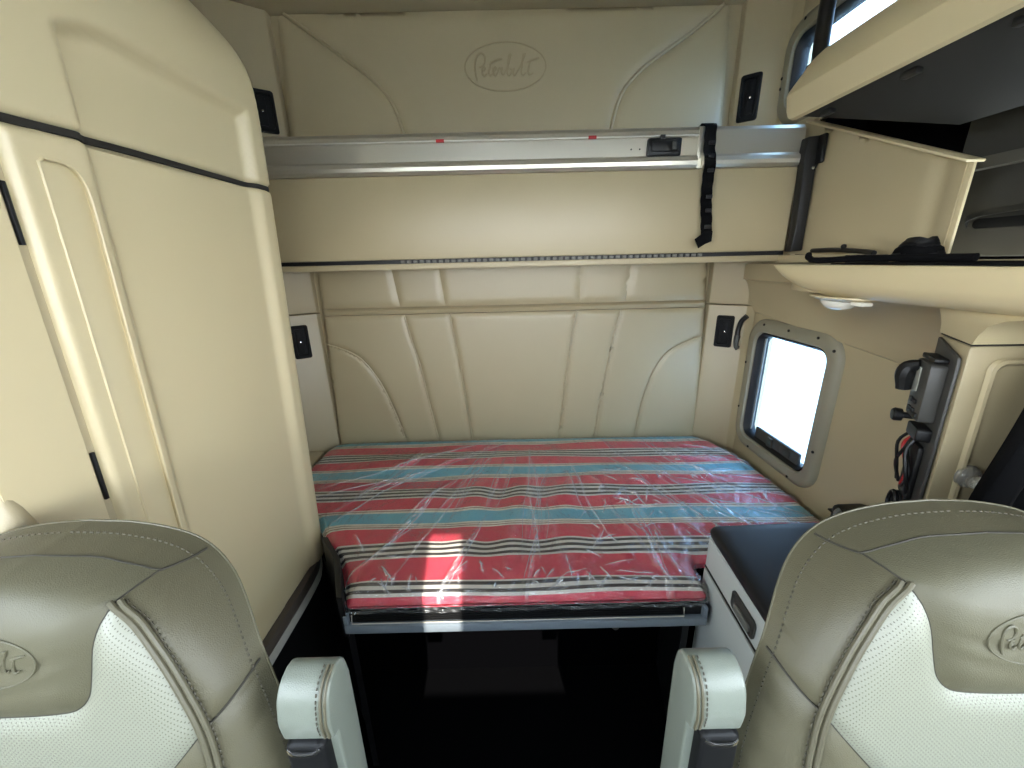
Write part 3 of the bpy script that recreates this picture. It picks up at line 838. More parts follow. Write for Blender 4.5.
for k in range(16):     # broad soft folds with a faint painted white sheen
    x = r2.uniform(.05, .85); y = r2.uniform(1.25, 1.8); ln = r2.uniform(.15, .4); an = -PI / 2 + (x - .2) * .8 + r2.uniform(-.3, .3)
    add_crease(x, y, x + ln * math.cos(an), y + ln * math.sin(an), r2.uniform(.010, .018), r2.uniform(.012, .022), r2.uniform(.10, .22))
add_crease(-.80, 1.40, -.05, 1.84, .010, .007, .55); add_crease(-.62, 1.35, -.02, 1.80, .010, .008, .6); add_crease(-.42, 1.05, -.30, 1.38, .008, .005, .9)
add_crease(-.88, 1.30, -.30, 1.55, .008, .006, .5)
step = .0085
v, f = cdt(MP, step); L = seglen(MP, step); d = dist_poly(v, L)
W, drop = mat_surface(v, d, .007)
cre = np.zeros(len(v))
for a, b, amp, w, s in CRE:
    a = np.array(a); b = np.array(b); dd = b - a; Ln = dd @ dd
    t = ((v - a) @ dd) / Ln; tt = np.clip(t, 0, 1); q = np.linalg.norm(v - a - tt[:, None] * dd, axis=1)
    fade = np.sin(PI * np.clip(t, .02, .98)) ** .5
    g_ = np.exp(-(q / w) ** 2) * fade
    W[:, 2] += amp * g_ * np.clip(d / .03, 0, 1); cre = np.maximum(cre, s * np.exp(-(q / (w * .6)) ** 2) * fade)
W[:, 2] += .002 * np.sin(v[:, 0] * 60 + 8 * np.sin(v[:, 1] * 17)) * np.sin(v[:, 1] * 45 + 5 * np.sin(v[:, 0] * 21))
vs = [wrap_bm.verts.new(w) for w in W]
for t in f: wrap_bm.faces.new([vs[i] for i in t])
ring = nearest(v, L)
cren = list(cre)
c0 = np.array(L).mean(0)
Lp = np.array(L); tan = np.roll(Lp, -1, 0) - np.roll(Lp, 1, 0); nrm = np.c_[tan[:, 1], -tan[:, 0]]; nrm /= np.linalg.norm(nrm, axis=1)[:, None]
prev = [vs[i] for i in ring]; n = len(L)
for k, zz in enumerate((.692, .687, .681, .675, .669)):
    cur = []
    for i in range(n):
        o_ = .006 + .004 * math.sin(i * .35 + k * 1.3) * math.sin(i * .11) + .002 * math.sin(i * 1.3 + k * 2)
        cur.append(wrap_bm.verts.new((Lp[i, 0] + nrm[i, 0] * o_, Lp[i, 1] + nrm[i, 1] * o_, zz))); cren.append(max(0, math.sin(i * .7 + k * 2.1)) ** 8 * .5)
    for i in range(n):
        j = (i + 1) % n; wrap_bm.faces.new((prev[i], cur[i], cur[j], prev[j]))
    prev = cur
wrap_bm.verts.index_update()
wo = build('plastic_wrap', wrap_bm, 'film', None, 180)
tag(wo, 'crinkled clear plastic wrap stretched over the striped mattress', 'plastic wrap')
def fold_mat():
    t = NT('glint_white_film')
    tr = t.new('ShaderNodeBsdfTransparent'); gl = t.new('ShaderNodeBsdfGlossy', Roughness=.22); df = t.new('ShaderNodeBsdfDiffuse', Color=(.92, .94, .97, 1))
    m1 = t.new('ShaderNodeMixShader'); m1.inputs[0].default_value = .5; t.link(gl.outputs[0], m1.inputs[1]); t.link(df.outputs[0], m1.inputs[2])
    m2 = t.new('ShaderNodeMixShader'); m2.inputs[0].default_value = .75; t.link(tr.outputs[0], m2.inputs[1]); t.link(m1.outputs[0], m2.inputs[2])
    t.link(m2.outputs[0], t.out.inputs['Surface']); return t.m
M['fold'] = fold_mat()
bm = B()
Lm = seglen(MP, .014)
def film_z(P):
    P = np.asarray(P, float); dd = dist_poly(P, Lm); Wq, _ = mat_surface(P, dd, .0075); z = Wq[:, 2]
    for a, b, amp, w, s_ in CRE:
        a = np.array(a); b = np.array(b); q_ = b - a; Ln = q_ @ q_
        t_ = ((P - a) @ q_) / Ln; tt = np.clip(t_, 0, 1); qq = np.linalg.norm(P - a - tt[:, None] * q_, axis=1)
        z = z + amp * np.exp(-(qq / w) ** 2) * np.sin(PI * np.clip(t_, .02, .98)) ** .5 * np.clip(dd / .03, 0, 1)
    return z
for (x0, y0), (x1, y1), amp, w, s_ in CRE:
    nn = max(5, int(math.hypot(x1 - x0, y1 - y0) / .012)); bow = r2.uniform(-.04, .04)
    P = [(x0 + (x1 - x0) * i / nn - (y1 - y0) * bow * math.sin(PI * i / nn) + r2.uniform(-.001, .001), y0 + (y1 - y0) * i / nn + (x1 - x0) * bow * math.sin(PI * i / nn)) for i in range(nn + 1)]
    k = inside(P, MP)
    P = [p for p, q_ in zip(P, k) if q_]
    if len(P) < 3: continue
    if w > .011: continue
    rr = (.0005 + .0011 * s_)
    tube(bm, [(p[0], p[1], z) for p, z in zip(P, film_z(P))], lambda t, rr=rr: rr * (.25 + .75 * math.sin(PI * t)), 5)
fo = build('film_fold_glint', bm, 'fold', wo, 180); fo['kind'] = 'stuff'  # whitish tubes painting the highlights along the film's folds
at = wo.data.attributes.new('crease', 'FLOAT', 'POINT'); at.data.foreach_set('value', np.array(cren, dtype=np.float32))

# ------------------------------------------------------------------ bedside cabinet at the right
ns = thing('bedside_cabinet', 'light grey bedside cabinet with black padded top beside the right seat', 'cabinet', (.8, .7, 0))
def fx(y): return .566 - (.95 - y) * .035 / .35 * .35
bm = B()
body = [(.562, .945), (.545, .60), (.535, .45), (1.06, .45), (1.06, .955), (.575, .958)]
prism(bm, body, lambda a, b, d: (a, b, d), 0, .822, bev=.008); build('body', bm, 'fridge', ns)
bm = B()
tp = cr([(.60, .956), (.578, .952), (.568, .935)], .008) + [(.558, .80), (.545, .60), (.535, .44), (1.065, .44), (1.065, .962), (.95, .964)]
rings = []
for z, o_ in ((.822, .004), (.828, -.003), (.840, -.006), (.850, -.002), (.855, .006), (.857, .03)):
    rings.append([(a + (o_ if a < .8 else -o_), b - (o_ if b > .7 else -o_), z - .004 * math.exp(-((a - .8) / .2) ** 2) * (z > .85)) for a, b in tp])
loft(bm, rings); build('padded_top', bm, 'black_soft', ns, 60, label='black padded top')
bm = B()
dr = [(.935, .03), (.935, .725), (.475, .722), (.475, .03)]
prism(bm, dr, lambda a, b, d: (.5615 - (.945 - a) * .05 - d, a, b), .0, .006, bev=.002); dw = build('door', bm, 'fridge', ns)
bm = B(); tube(bm, [(.5605 - (.945 - a) * .05, a, .728) for a in (.94, .8, .6, .47)], .0028, 6); build('door_gap', bm, 'seam', ns, label='dark line above the door')
bm = B()
hp = rrect(.683, .787, .743, .795, .012, 4)
hf = lambda a, b, d: (.5615 - (.945 - a) * .05 - d, a, b)
rings = [[hf(a, b, .001) for a, b in hp], [hf(a, b, .005) for a, b in hp], [hf(a, b, .006) for a, b in rrect(.687, .783, .747, .791, .010, 4)], [hf(a, b, -.0) for a, b in rrect(.691, .779, .751, .787, .010, 4)]]
loft(bm, rings); hd = build('handle', bm, 'darkgrey', ns, label='dark grey recessed handle')
bm = B(); prism(bm, rrect(.70, .77, .748, .768, .006, 3), hf, .002, .008, bev=.002); build('handle_grip', bm, 'midgrey', hd)
bm = B(); tube(bm, cr([(.975, .985, .80), (.972, .987, .85), (.964, .990, .872), (.956, .988, .866), (.955, .98, .84)], .01), .0065, 8); build('hook', bm, 'midgrey', ns)
bg = thing('travel_case', 'low black case wedged behind the right seat next to the wrapped mattress', 'case', (1.02, 1.03, .8))
bm = B(); box(bm, .985, 1.09, .972, 1.045, .80, .862, .018, 3); build('shell', bm, 'black', bg)
bm = B(); box(bm, .983, 1.092, .970, 1.047, .832, .838, .002); build('lid_line', bm, 'gasket', bg)

# ------------------------------------------------------------------ right side: overhead bin, cubby, shelf
obin = thing('overhead_bin', 'big cream overhead bin with dark underside in the upper right corner', 'overhead bin', (.95, .8, 1.9))
sec = [(.806, 1.958), (.798, 1.963), (.792, 1.978), (.785, 2.022), (.789, 2.034), (.824, 2.098), (.838, 2.112), (.868, 2.120), (1.095, 2.124), (1.095, 2.07), (.86, 2.06), (.83, 1.975)]
bm = B(); rings = []
for k, (t, s) in enumerate(((1.285, .72), (1.282, .84), (1.27, .94), (1.25, 1), (1.0, 1), (.7, 1), (.4, 1), (.15, 1))):
    cz = 2.03
    rings.append([(x if x > .9 else 1.0 + (x - 1.0) * (1 - (1 - s) * .18), t - max(0, x - .8) * .62 * (t > .9), cz + (z - cz) * s) for x, z in sec])
loft(bm, rings); build('shell', bm, 'beige_door', obin, 18)
bm = B()
und = [(.812, 1.228), (1.092, 1.075), (1.092, .16), (.812, .16)]
prism(bm, und, lambda a, b, d: (a, b, 1.960 - (a - .812) * .25 + d), 0, .012); build('underside_panel', bm, 'charcoal', obin, label='dark grey underside panel')
for y in (1.15, .93, .74):
    bm = B(); box(bm, .826, .842, y, y + .035, 1.944, 1.9575, .003); build('clip', bm, 'black', obin)
post = thing('grab_bar', 'upright black grab bar in front of the small upper right window', 'grab bar', (.93, 1.37, 2.12))
bm = B(); tube(bm, cr([(.92, 1.36, 2.122), (.925, 1.375, 2.2), (.93, 1.385, 2.35), (.94, 1.40, 2.562)], .03), .020, 14); build('bar', bm, 'black', post)
bm = B(); lathe(bm, [(.032, 0), (.032, .006), (.024, .012), (.020, .02)], lambda x, y, h: (.92 + x, 1.36 + y, 2.123 + h), 16); build('foot_flange', bm, 'black', post)

# recess of the cubby behind the wall line
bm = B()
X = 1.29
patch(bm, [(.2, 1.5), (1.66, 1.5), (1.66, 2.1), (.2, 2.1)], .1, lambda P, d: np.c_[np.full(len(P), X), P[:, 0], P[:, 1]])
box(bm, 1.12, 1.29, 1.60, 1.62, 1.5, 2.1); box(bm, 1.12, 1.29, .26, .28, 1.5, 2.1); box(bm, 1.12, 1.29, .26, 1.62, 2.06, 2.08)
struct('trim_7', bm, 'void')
cub = thing('side_cubby', 'charcoal carpet-lined cubby under the overhead bin at the right edge', 'cubby', (1.2, .7, 1.57))
bm = B(); box(bm, 1.255, 1.275, .30, 1.20, 1.585, 1.815, .004); build('lower_lining', bm, 'charcoal', cub)
bm = B(); box(bm, 1.235, 1.275, .30, 1.19, 1.822, 1.95, .006); build('upper_lining', bm, 'charcoal', cub)
bm = B(); prism(bm, [(.31, 1.806), (1.19, 1.802), (1.19, 1.83), (.31, 1.832)], lambda a, b, d: (d, a, b), 1.225, 1.26); build('ledge', bm, 'darkgrey', cub)
bm = B(); box(bm, 1.222, 1.236, .915, .955, 1.87, 1.892, .006); build('stud', bm, 'black', cub)
hs_ = thing('pull_handle', 'flat black strap handle on the lining of the right cubby', 'handle', (1.2, .97, 1.66))
bm = B(); ribx = cr([(1.252, 1.135, 1.668), (1.235, 1.125, 1.678), (1.224, 1.09, 1.690), (1.222, 1.0, 1.697), (1.222, .88, 1.702), (1.225, .76, 1.70), (1.252, .73, 1.68)], .02)
loft(bm, [[(x, y, z - .007), (x, y, z + .007), (x - .004, y, z + .007), (x - .004, y, z - .007)] for x, y, z in ribx]); build('grip', bm, 'black', hs_)
bm = B(); prism(bm, rrect(.76, 1.12, 1.655, 1.680, .012, 4), lambda a, b, d: (d, a, b), 1.246, 1.254, bev=.002); build('back_plate', bm, 'blackfab', hs_)

sp = thing('bunk_partition', 'cream wedge-shaped panel right of the bunk with a sloping top edge', 'panel', (1.09, 1.3, 1.575))
bm = B()
wedge = [(1.03, 1.580), (1.03, 1.800), (1.60, 2.046), (1.60, 1.606), (1.50, 1.60)]
def wedge_fn(P, d):
    x = 1.094 + .010 * np.exp(-((P[:, 0] - 1.085) / .022) ** 2) - .004
    return np.c_[x, P[:, 0], P[:, 1]]
patch(bm, wedge, .015, wedge_fn); orient(bm, 0, -1)
L = seglen(wedge, .015); W = wedge_fn(np.array(L), 0); skirt(bm, W, -.006)
build('board', bm, 'vinyl', sp, 50)
bm = B(); prism(bm, [(1.015, 1.797), (1.60, 2.049), (1.60, 2.056), (1.012, 1.803)], lambda a, b, d: (d, a, b), 1.070, 1.115, bev=.002); build('top_flange', bm, 'beige_door', sp)
bm = B(); prism(bm, [(1.017, 1.578), (1.017, 1.80), (1.032, 1.805), (1.032, 1.578)], lambda a, b, d: (d, a, b), 1.093, 1.100, bev=.001); build('end_flange', bm, 'beige_door', sp)
# shelf and the cove under it
sh = thing('side_shelf', 'long cream shelf with a rounded lip over the bright side window', 'shelf', (.95, .8, 1.5))
bm = B(); rings = []
for y, s in ((1.222, .05), (1.215, .22), (1.19, .5), (1.15, .74), (1.10, .9), (1.03, 1), (.9, 1), (.7, 1), (.5, 1), (.2, 1)):
    zt = 1.574
    t = zt - .078 * s
    rings.append([(.800, y, zt), (.796, y, zt - .006 * s), (.797, y, zt - .04 * s), (.806, y, zt - .062 * s), (.83, y, t), (.87, y, t - .004 * s), (.96, y, t - .004 * s), (1.095, y, t), (1.095, y, zt), (.82, y, zt + .0005)])
loft(bm, rings); build('lip', bm, 'beige_door', sh, 45)
bm = B(); rings = []
for y in np.linspace(.2, 1.80, 34):
    zb = 1.296 + .085 * (y - .97) if y > .8 else 1.2816
    dep = .225 * (1 - sm(1.12, 1.50, np.array([y]))[0]) + .045
    zt = 1.572
    prf = [(1.098, zb - .004), (1.092, zb)]
    for k in range(1, 9):
        a = k / 8 * PI / 2
        prf.append((1.092 - dep * (1 - math.cos(a)) ** .9, zb + (zt - .07 - zb) * math.sin(a) ** 1.0))
    prf += [(1.092 - dep, zt - .004), (1.098, zt - .004)]
    rings.append([(x, y, z) for x, z in prf])
loft(bm, rings); build('cove', bm, 'beige', sh, 40)
bm = B(); box(bm, 1.02, 1.09, 1.20, 1.56, 1.574, 1.600, .004); build('back_ledge', bm, 'beige', sh)
lamp = thing('reading_lamp', 'small frosted reading lamp under the lip of the cream shelf', 'lamp', (.83, 1.02, 1.49))
bm = B(); lathe(bm, [(.075, .0), (.075, -.004), (.06, -.010), (.04, -.014)], lambda x, y, h: (.862 + x * .8, 1.02 + y * 1.25, 1.497 + h), 20); build('rim', bm, 'beige_door', lamp)
bm = B(); lathe(bm, [(.042, -.010), (.040, -.020), (.030, -.030), (.016, -.035), (.001, -.037)], lambda x, y, h: (.858 + x * .8, 1.03 + y * 1.2, 1.497 + h), 18); build('lens', bm, 'lens', lamp)
bm = B(); box(bm, .83, .86, .93, .965, 1.478, 1.488, .004); build('switch', bm, 'lens', lamp)
# black things lying on the shelf
cb = thing('coiled_strap', 'black strap with a hook end lying along the cream shelf', 'strap', (.88, 1.1, 1.576))
bm = B(); tube(bm, cr([(.84, 1.145, 1.600), (.832, 1.135, 1.594), (.832, 1.12, 1.586), (.85, 1.09, 1.585), (.88, 1.04, 1.588), (.89, .98, 1.588), (.90, .9, 1.588), (.92, .8, 1.588)], .015), .008, 8); build('webbing', bm, 'blackfab', cb)
bm = B(); tube(bm, cr([(1.05, 1.42, 1.613), (1.04, 1.30, 1.612), (1.02, 1.18, 1.605), (1.0, 1.12, 1.600)], .02), .007, 8); lathe(bm, [(.001, .016), (.006, .014), (.008, .008), (.005, 0)], lambda x, y, h: (1.035 + x, 1.27 + y, 1.613 + h), 10); build('clip_bar', bm, 'black', cb)
mb = thing('cable_bundle', 'rounded black cable bundle heaped on the cream shelf', 'cable', (1.0, 1.0, 1.576))
bm = B()
for k in range(9):
    a0 = k * .7; rr = .05 - .003 * k
    pts = [(.985 + math.cos(t * 2 * PI / 24 + a0) * rr * .7, .985 + math.sin(t * 2 * PI / 24 + a0) * rr, 1.589 + .0046 * k + .003 * math.sin(t * .8 + k)) for t in range(24)]
    tube(bm, pts, .007, 6, closed=True)
build('coil', bm, 'black', mb)
bm = B(); lathe(bm, [(.05, 0), (.055, .01), (.048, .03), (.03, .042), (.001, .046)], lambda x, y, h: (.985 + x * .75, .985 + y, 1.579 + h), 18); build('core', bm, 'blackfab', mb)
pouch = thing('flat_pouch', 'flat charcoal pouch lying on the cream shelf beside the cable bundle', 'pouch', (.93, 1.07, 1.576))
bm = B(); box(bm, .915, .985, 1.045, 1.118, 1.5755, 1.596, .008, 3); build('bag', bm, 'darkgrey', pouch)
bm = B(); tube(bm, [(.918, 1.05, 1.595), (.918, 1.112, 1.595)], .002, 6); build('zip', bm, 'black', pouch)
bm = B(); box(bm, .815, 1.09, .22, 1.03, 1.5750, 1.578, .001); o = build('shelf_mat', bm, 'blackfab'); tag(o, 'thin black mat covering the front of the cream shelf', 'mat')

# ------------------------------------------------------------------ column cabinet with the radio panel
colm = thing('control_column', 'cream upright cabinet column beneath the shelf at the right edge', 'cabinet', (.97, .75, .86))
bm = B(); prism(bm, [(.910, .812), (.846, .700), (1.095, .690), (1.095, .812)], lambda a, b, d: (a + (1.43 - d) * .045 * (a < 1), b, d), .860, 1.432, bev=.006); build('body', bm, 'beige', colm)
bm = B()
hd_ = []
for x0, y0 in ((.915, .82), (.842, .696), (1.095, .684), (1.095, .82)): hd_.append((x0, y0))
rings = [[(a - p * (a < 1), b - q * (b < .75), z) for a, b in hd_] for z, p, q in ((1.436, 0, 0), (1.455, .003, .008), (1.472, .009, .022), (1.486, .016, .05), (1.496, .021, .10), (1.502, .022, .16))]
loft(bm, rings); build('head', bm, 'beige_door', colm, 60)
bm = B(); prism(bm, [(.913, .815), (.845, .697), (1.095, .687), (1.095, .815)], lambda a, b, d: (a, b, d), 1.4325, 1.437); build('head_gap', bm, 'seam', colm)
bm = B()
dz = rrect(.885, 1.088, .95, 1.408, .022, 4)
dfn = lambda a, b, d: (a + (1.41 - b) * .045, .697 - (a - .846) * .04 - d, b)
rings = [[dfn(a, b, .0) for a, b in dz], [dfn(a, b, .007) for a, b in rrect(.887, 1.088, .952, 1.406, .022, 4)], [dfn(a, b, .009) for a, b in rrect(.892, 1.084, .957, 1.401, .02, 4)], [dfn(a, b, .002) for a, b in rrect(.900, 1.078, .963, 1.394, .018, 4)], [dfn(a, b, .003) for a, b in rrect(.92, 1.06, .98, 1.37, .018, 4)]]
loft(bm, rings); dd_ = build('door', bm, 'vinyl', colm)
kb = thing('clear_knob', 'round clear knob on the door of the cream control column', 'knob', (.93, .68, 1.165))
kf = lambda x, y, h: (.914 + x, .692 - h, 1.166 + y)
bm = B(); lathe(bm, [(.024, 0), (.025, .004), (.022, .012), (.016, .018), (.001, .020)], kf, 20); build('bezel', bm, 'acrylic', kb)
bm = B(); lathe(bm, [(.010, .018), (.013, .024), (.013, .034), (.009, .040), (.001, .041)], lambda x, y, h: (.903 + x, .692 - h, 1.166 + y), 16); build('grip', bm, 'acrylic', kb)
bm = B(); lathe(bm, [(.0205, -.001), (.0215, .006)], kf, 20); build('ring', bm, 'steel', kb)

radio = thing('control_panel', 'dark grey control panel with knobs on the side of the cream column', 'control panel', (.88, .75, 1.0))
PA = Vector((.905, .80, 0)); PBv = Vector((.845, .70, 0)); pd = (PBv - PA).normalized(); pn = Vector((-pd.y * -1, 0, 0))
pn = Vector((pd.y, -pd.x, 0)); 
if pn.x > 0: pn = -pn
def pf(a, b, d): return PA + pd * (a) + Vector(((1.43 - b) * .045 * 1.0, 0, b)) + pn * (d + .003)
bm = B(); prism(bm, [(.0, 1.43), (.108, 1.408), (.112, 1.395), (.112, .95), (.002, .95)], pf, 0, .006, bev=.002); build('back_plate', bm, 'darkgrey', radio)
bm = B(); prism(bm, rrect(.012, .088, 1.262, 1.385, .006, 3), pf, .006, .032, bev=.003); ru = build('radio_unit', bm, 'darkgrey', radio)
bm = B(); prism(bm, rrect(.018, .05, 1.318, 1.372, .004, 3), pf, .032, .0345, bev=.001); build('display', bm, 'display', ru, label='pale display')
bm = B(); prism(bm, rrect(.016, .084, 1.388, 1.398, .003, 2), pf, .006, .028, bev=.002); build('visor', bm, 'black', ru)
for a, b in ((.03, 1.30), (.05, 1.30), (.03, 1.28), (.05, 1.28), (.07, 1.275)):
    bm = B(); prism(bm, rrect(a, a + .012, b - .006, b + .004, .002, 2), pf, .032, .036, bev=.001); build('button', bm, 'black', ru)
bm = B(); tube(bm, cr([pf(.035, 1.374, .030), pf(.024, 1.366, .044), pf(.02, 1.345, .048), pf(.02, 1.315, .046)], .005), lambda t: .011 + .005 * math.sin(PI * t) ** 2 + .002 * t, 10); build('handset', bm, 'black', radio, label='black hand microphone')
bm = B(); lathe(bm, [(.007, 0), (.007, .030), (.014, .032), (.015, .044), (.012, .048), (.001, .049)], lambda x, y, h: pf(.012 + x, 1.252 + y, h + .004), 14); build('knob', bm, 'black', radio)
bm = B(); prism(bm, rrect(.035, .095, 1.222, 1.250, .005, 3), pf, .006, .03, bev=.003); build('switch_block', bm, 'black', radio)
bm = B(); prism(bm, rrect(.02, .08, 1.075, 1.205, .01, 3), pf, .006, .016, bev=.003); build('socket_plate', bm, 'black', radio)
rr_ = random.Random(5)
for k in range(5):
    bm = B(); a = rr_.uniform(.02, .08)
    tube(bm, cr([pf(a, 1.225, .012), pf(a + rr_.uniform(-.03, .02), 1.19, .020 + rr_.uniform(0, .012)), pf(a + rr_.uniform(-.03, .03), 1.14, .018 + rr_.uniform(0, .012)), pf(a + rr_.uniform(-.03, .02), 1.09, .014)], .01), .0035, 6)
    build('wire', bm, 'red' if k == 2 else 'black', radio)
bm = B(); tube(bm, [pf(.03 + .018 * math.cos(t * .5), 1.04 + .030 * math.sin(t * .5), .012 + .0006 * t) for t in range(26)], .004, 6); build('coiled_cord', bm, 'black', radio)

# black fabric gathered at the right edge
bm = B()
top_z, bot_z = 1.485, .95
cols = 40; rows = 22; V = []
for i in range(rows + 1):
    z = bot_z + (top_z - bot_z) * i / rows; xl = .786 + (z - 1.187) * .172 if z > 1.187 else .786 + (z - 1.187) * .10
    xl += .034 if z < 1.371 else .034 + (z - 1.371) * .5
    V.append([(xl + (1.085 - xl) * j / cols, .585 + .018 * math.sin(j * .95 + .3 * math.sin(i * .3)) + .004 * math.sin(j * 2.7), z) for j in range(cols + 1)])
F_ = [[bm.verts.new(p) for p in r] for r in V]; Bk = [[bm.verts.new((p[0], p[1] + .006, p[2])) for p in r] for r in V]
for i in range(rows):
    for j in range(cols):
        bm.faces.new((F_[i][j], F_[i][j + 1], F_[i + 1][j + 1], F_[i + 1][j])); bm.faces.new((Bk[i][j], Bk[i + 1][j], Bk[i + 1][j + 1], Bk[i][j + 1]))
for i in range(rows):
    for j in (0, cols): bm.faces.new((F_[i][j], F_[i + 1][j], Bk[i + 1][j], Bk[i][j]))
for j in range(cols):
    for i in (0, rows): bm.faces.new((F_[i][j], Bk[i][j], Bk[i][j + 1], F_[i][j + 1]))
cu = build('curtain', bm, 'blackfab', None, 80); tag(cu, 'black fabric gathered at the right edge in front of the cream column', 'curtain')

# ------------------------------------------------------------------ front seats
OUTL = [(0, 1.316), (-.06, 1.312), (-.115, 1.300), (-.154, 1.280), (-.188, 1.245), (-.215, 1.2), (-.236, 1.15), (-.25, 1.1), (-.262, 1.05), (-.272, .98), (-.277, .85), (-.272, .70), (-.258, .58), (-.22, .55), (0, .55)]
mir = lambda c: [(-a, b) for a, b in c]
HALF = cr(OUTL, .012)
OUT = HALF + mir(HALF)[::-1][1:-1]
SR = .07
def seat_y(P):
    P = np.asarray(P, float)
    d = dist_poly(P, OUT); q = np.clip(SR - d, 0, SR)
    return .30 + .18 * (P[:, 1] - 1.2) + (SR - np.sqrt(np.maximum(SR * SR - q * q, 0))), d
pipe = cr([(-.124, 1.270), (-.150, 1.246), (-.175, 1.206), (-.195, 1.161), (-.207, 1.125), (-.214, 1.09), (-.219, 1.05), (-.222, .95), (-.222, .8), (-.21, .62)], .01)
headL = cr([(-.136, 1.280), (-.125, 1.268), (-.116, 1.252), (-.109, 1.228), (-.105, 1.206), (-.100, 1.182), (-.095, 1.171), (-.086, 1.162), (-.073, 1.157), (-.04, 1.154), (0, 1.153)], .008)
headT = cr([(-.136, 1.280), (-.109, 1.290), (-.064, 1.300), (0, 1.304)], .01)
lowL = cr([(-.207, 1.125), (-.186, 1.101), (-.159, 1.070), (-.128, 1.035), (-.08, .99), (0, .972)], .01)
def seat_pt(P):
    P = np.asarray(P, float); y, d = seat_y(P)
    q = np.clip((P[:, 1] - 1.14) / .16, 0, 1); t = np.clip(1 - d / .026, 0, 1) ** 1.3 * q * q * (3 - 2 * q)
    return y + .040 * t, P[:, 1] - .021 * t, d
def cut(c, z0, z1): return [p for p in c if z1 <= p[1] <= z0]
pipe_hi = [p for p in pipe if p[1] >= 1.125 - 1e-6]; pipe_lo = [p for p in pipe if p[1] <= 1.125 + 1e-6]
out_sh = [p for p in HALF if 1.15 - 1e-6 <= p[1] <= 1.280 + 1e-6]; out_lo = [p for p in HALF if p[1] <= 1.15 + 1e-6 and p[0] < -.2]
out_top = [p for p in HALF if p[1] >= 1.280 - 1e-6]
REG = {
    'cap': out_top[::-1][0:0] + out_top + headT + mir(headT[::-1])[1:] + mir(out_top[::-1])[:-1],
    'head': headT + mir(headT[::-1])[1:] + mir(headL)[1:] + headL[::-1][1:-1],
    'shoulder': out_sh + [(-.222, 1.1365)] + pipe_hi[::-1] + headL[:2][::-1],
    'insert': headL + mir(headL[::-1])[1:] ,
    'lowbol': [(-.236, 1.15), (-.222, 1.1365)] + pipe_lo + [(-.23, .57)] + out_lo[::-1],
    'lowpad': lowL + mir(lowL[::-1])[1:] + mir(pipe_lo)[1:] + pipe_lo[::-1][:-1],
}
hl = [p for p in headL if p[1] <= 1.2705]
REG['insert'] = hl + mir(hl[::-1])[1:] + mir(pipe_hi)[1:] + mir(lowL)[1:] + lowL[::-1][1:] + pipe_hi[::-1][1:-1]
REG['cap'] = out_top + [(-.145, 1.280)] + headT + mir(headT[::-1])[1:] + [(.145, 1.280)] + mir(out_top[::-1])[:-1]

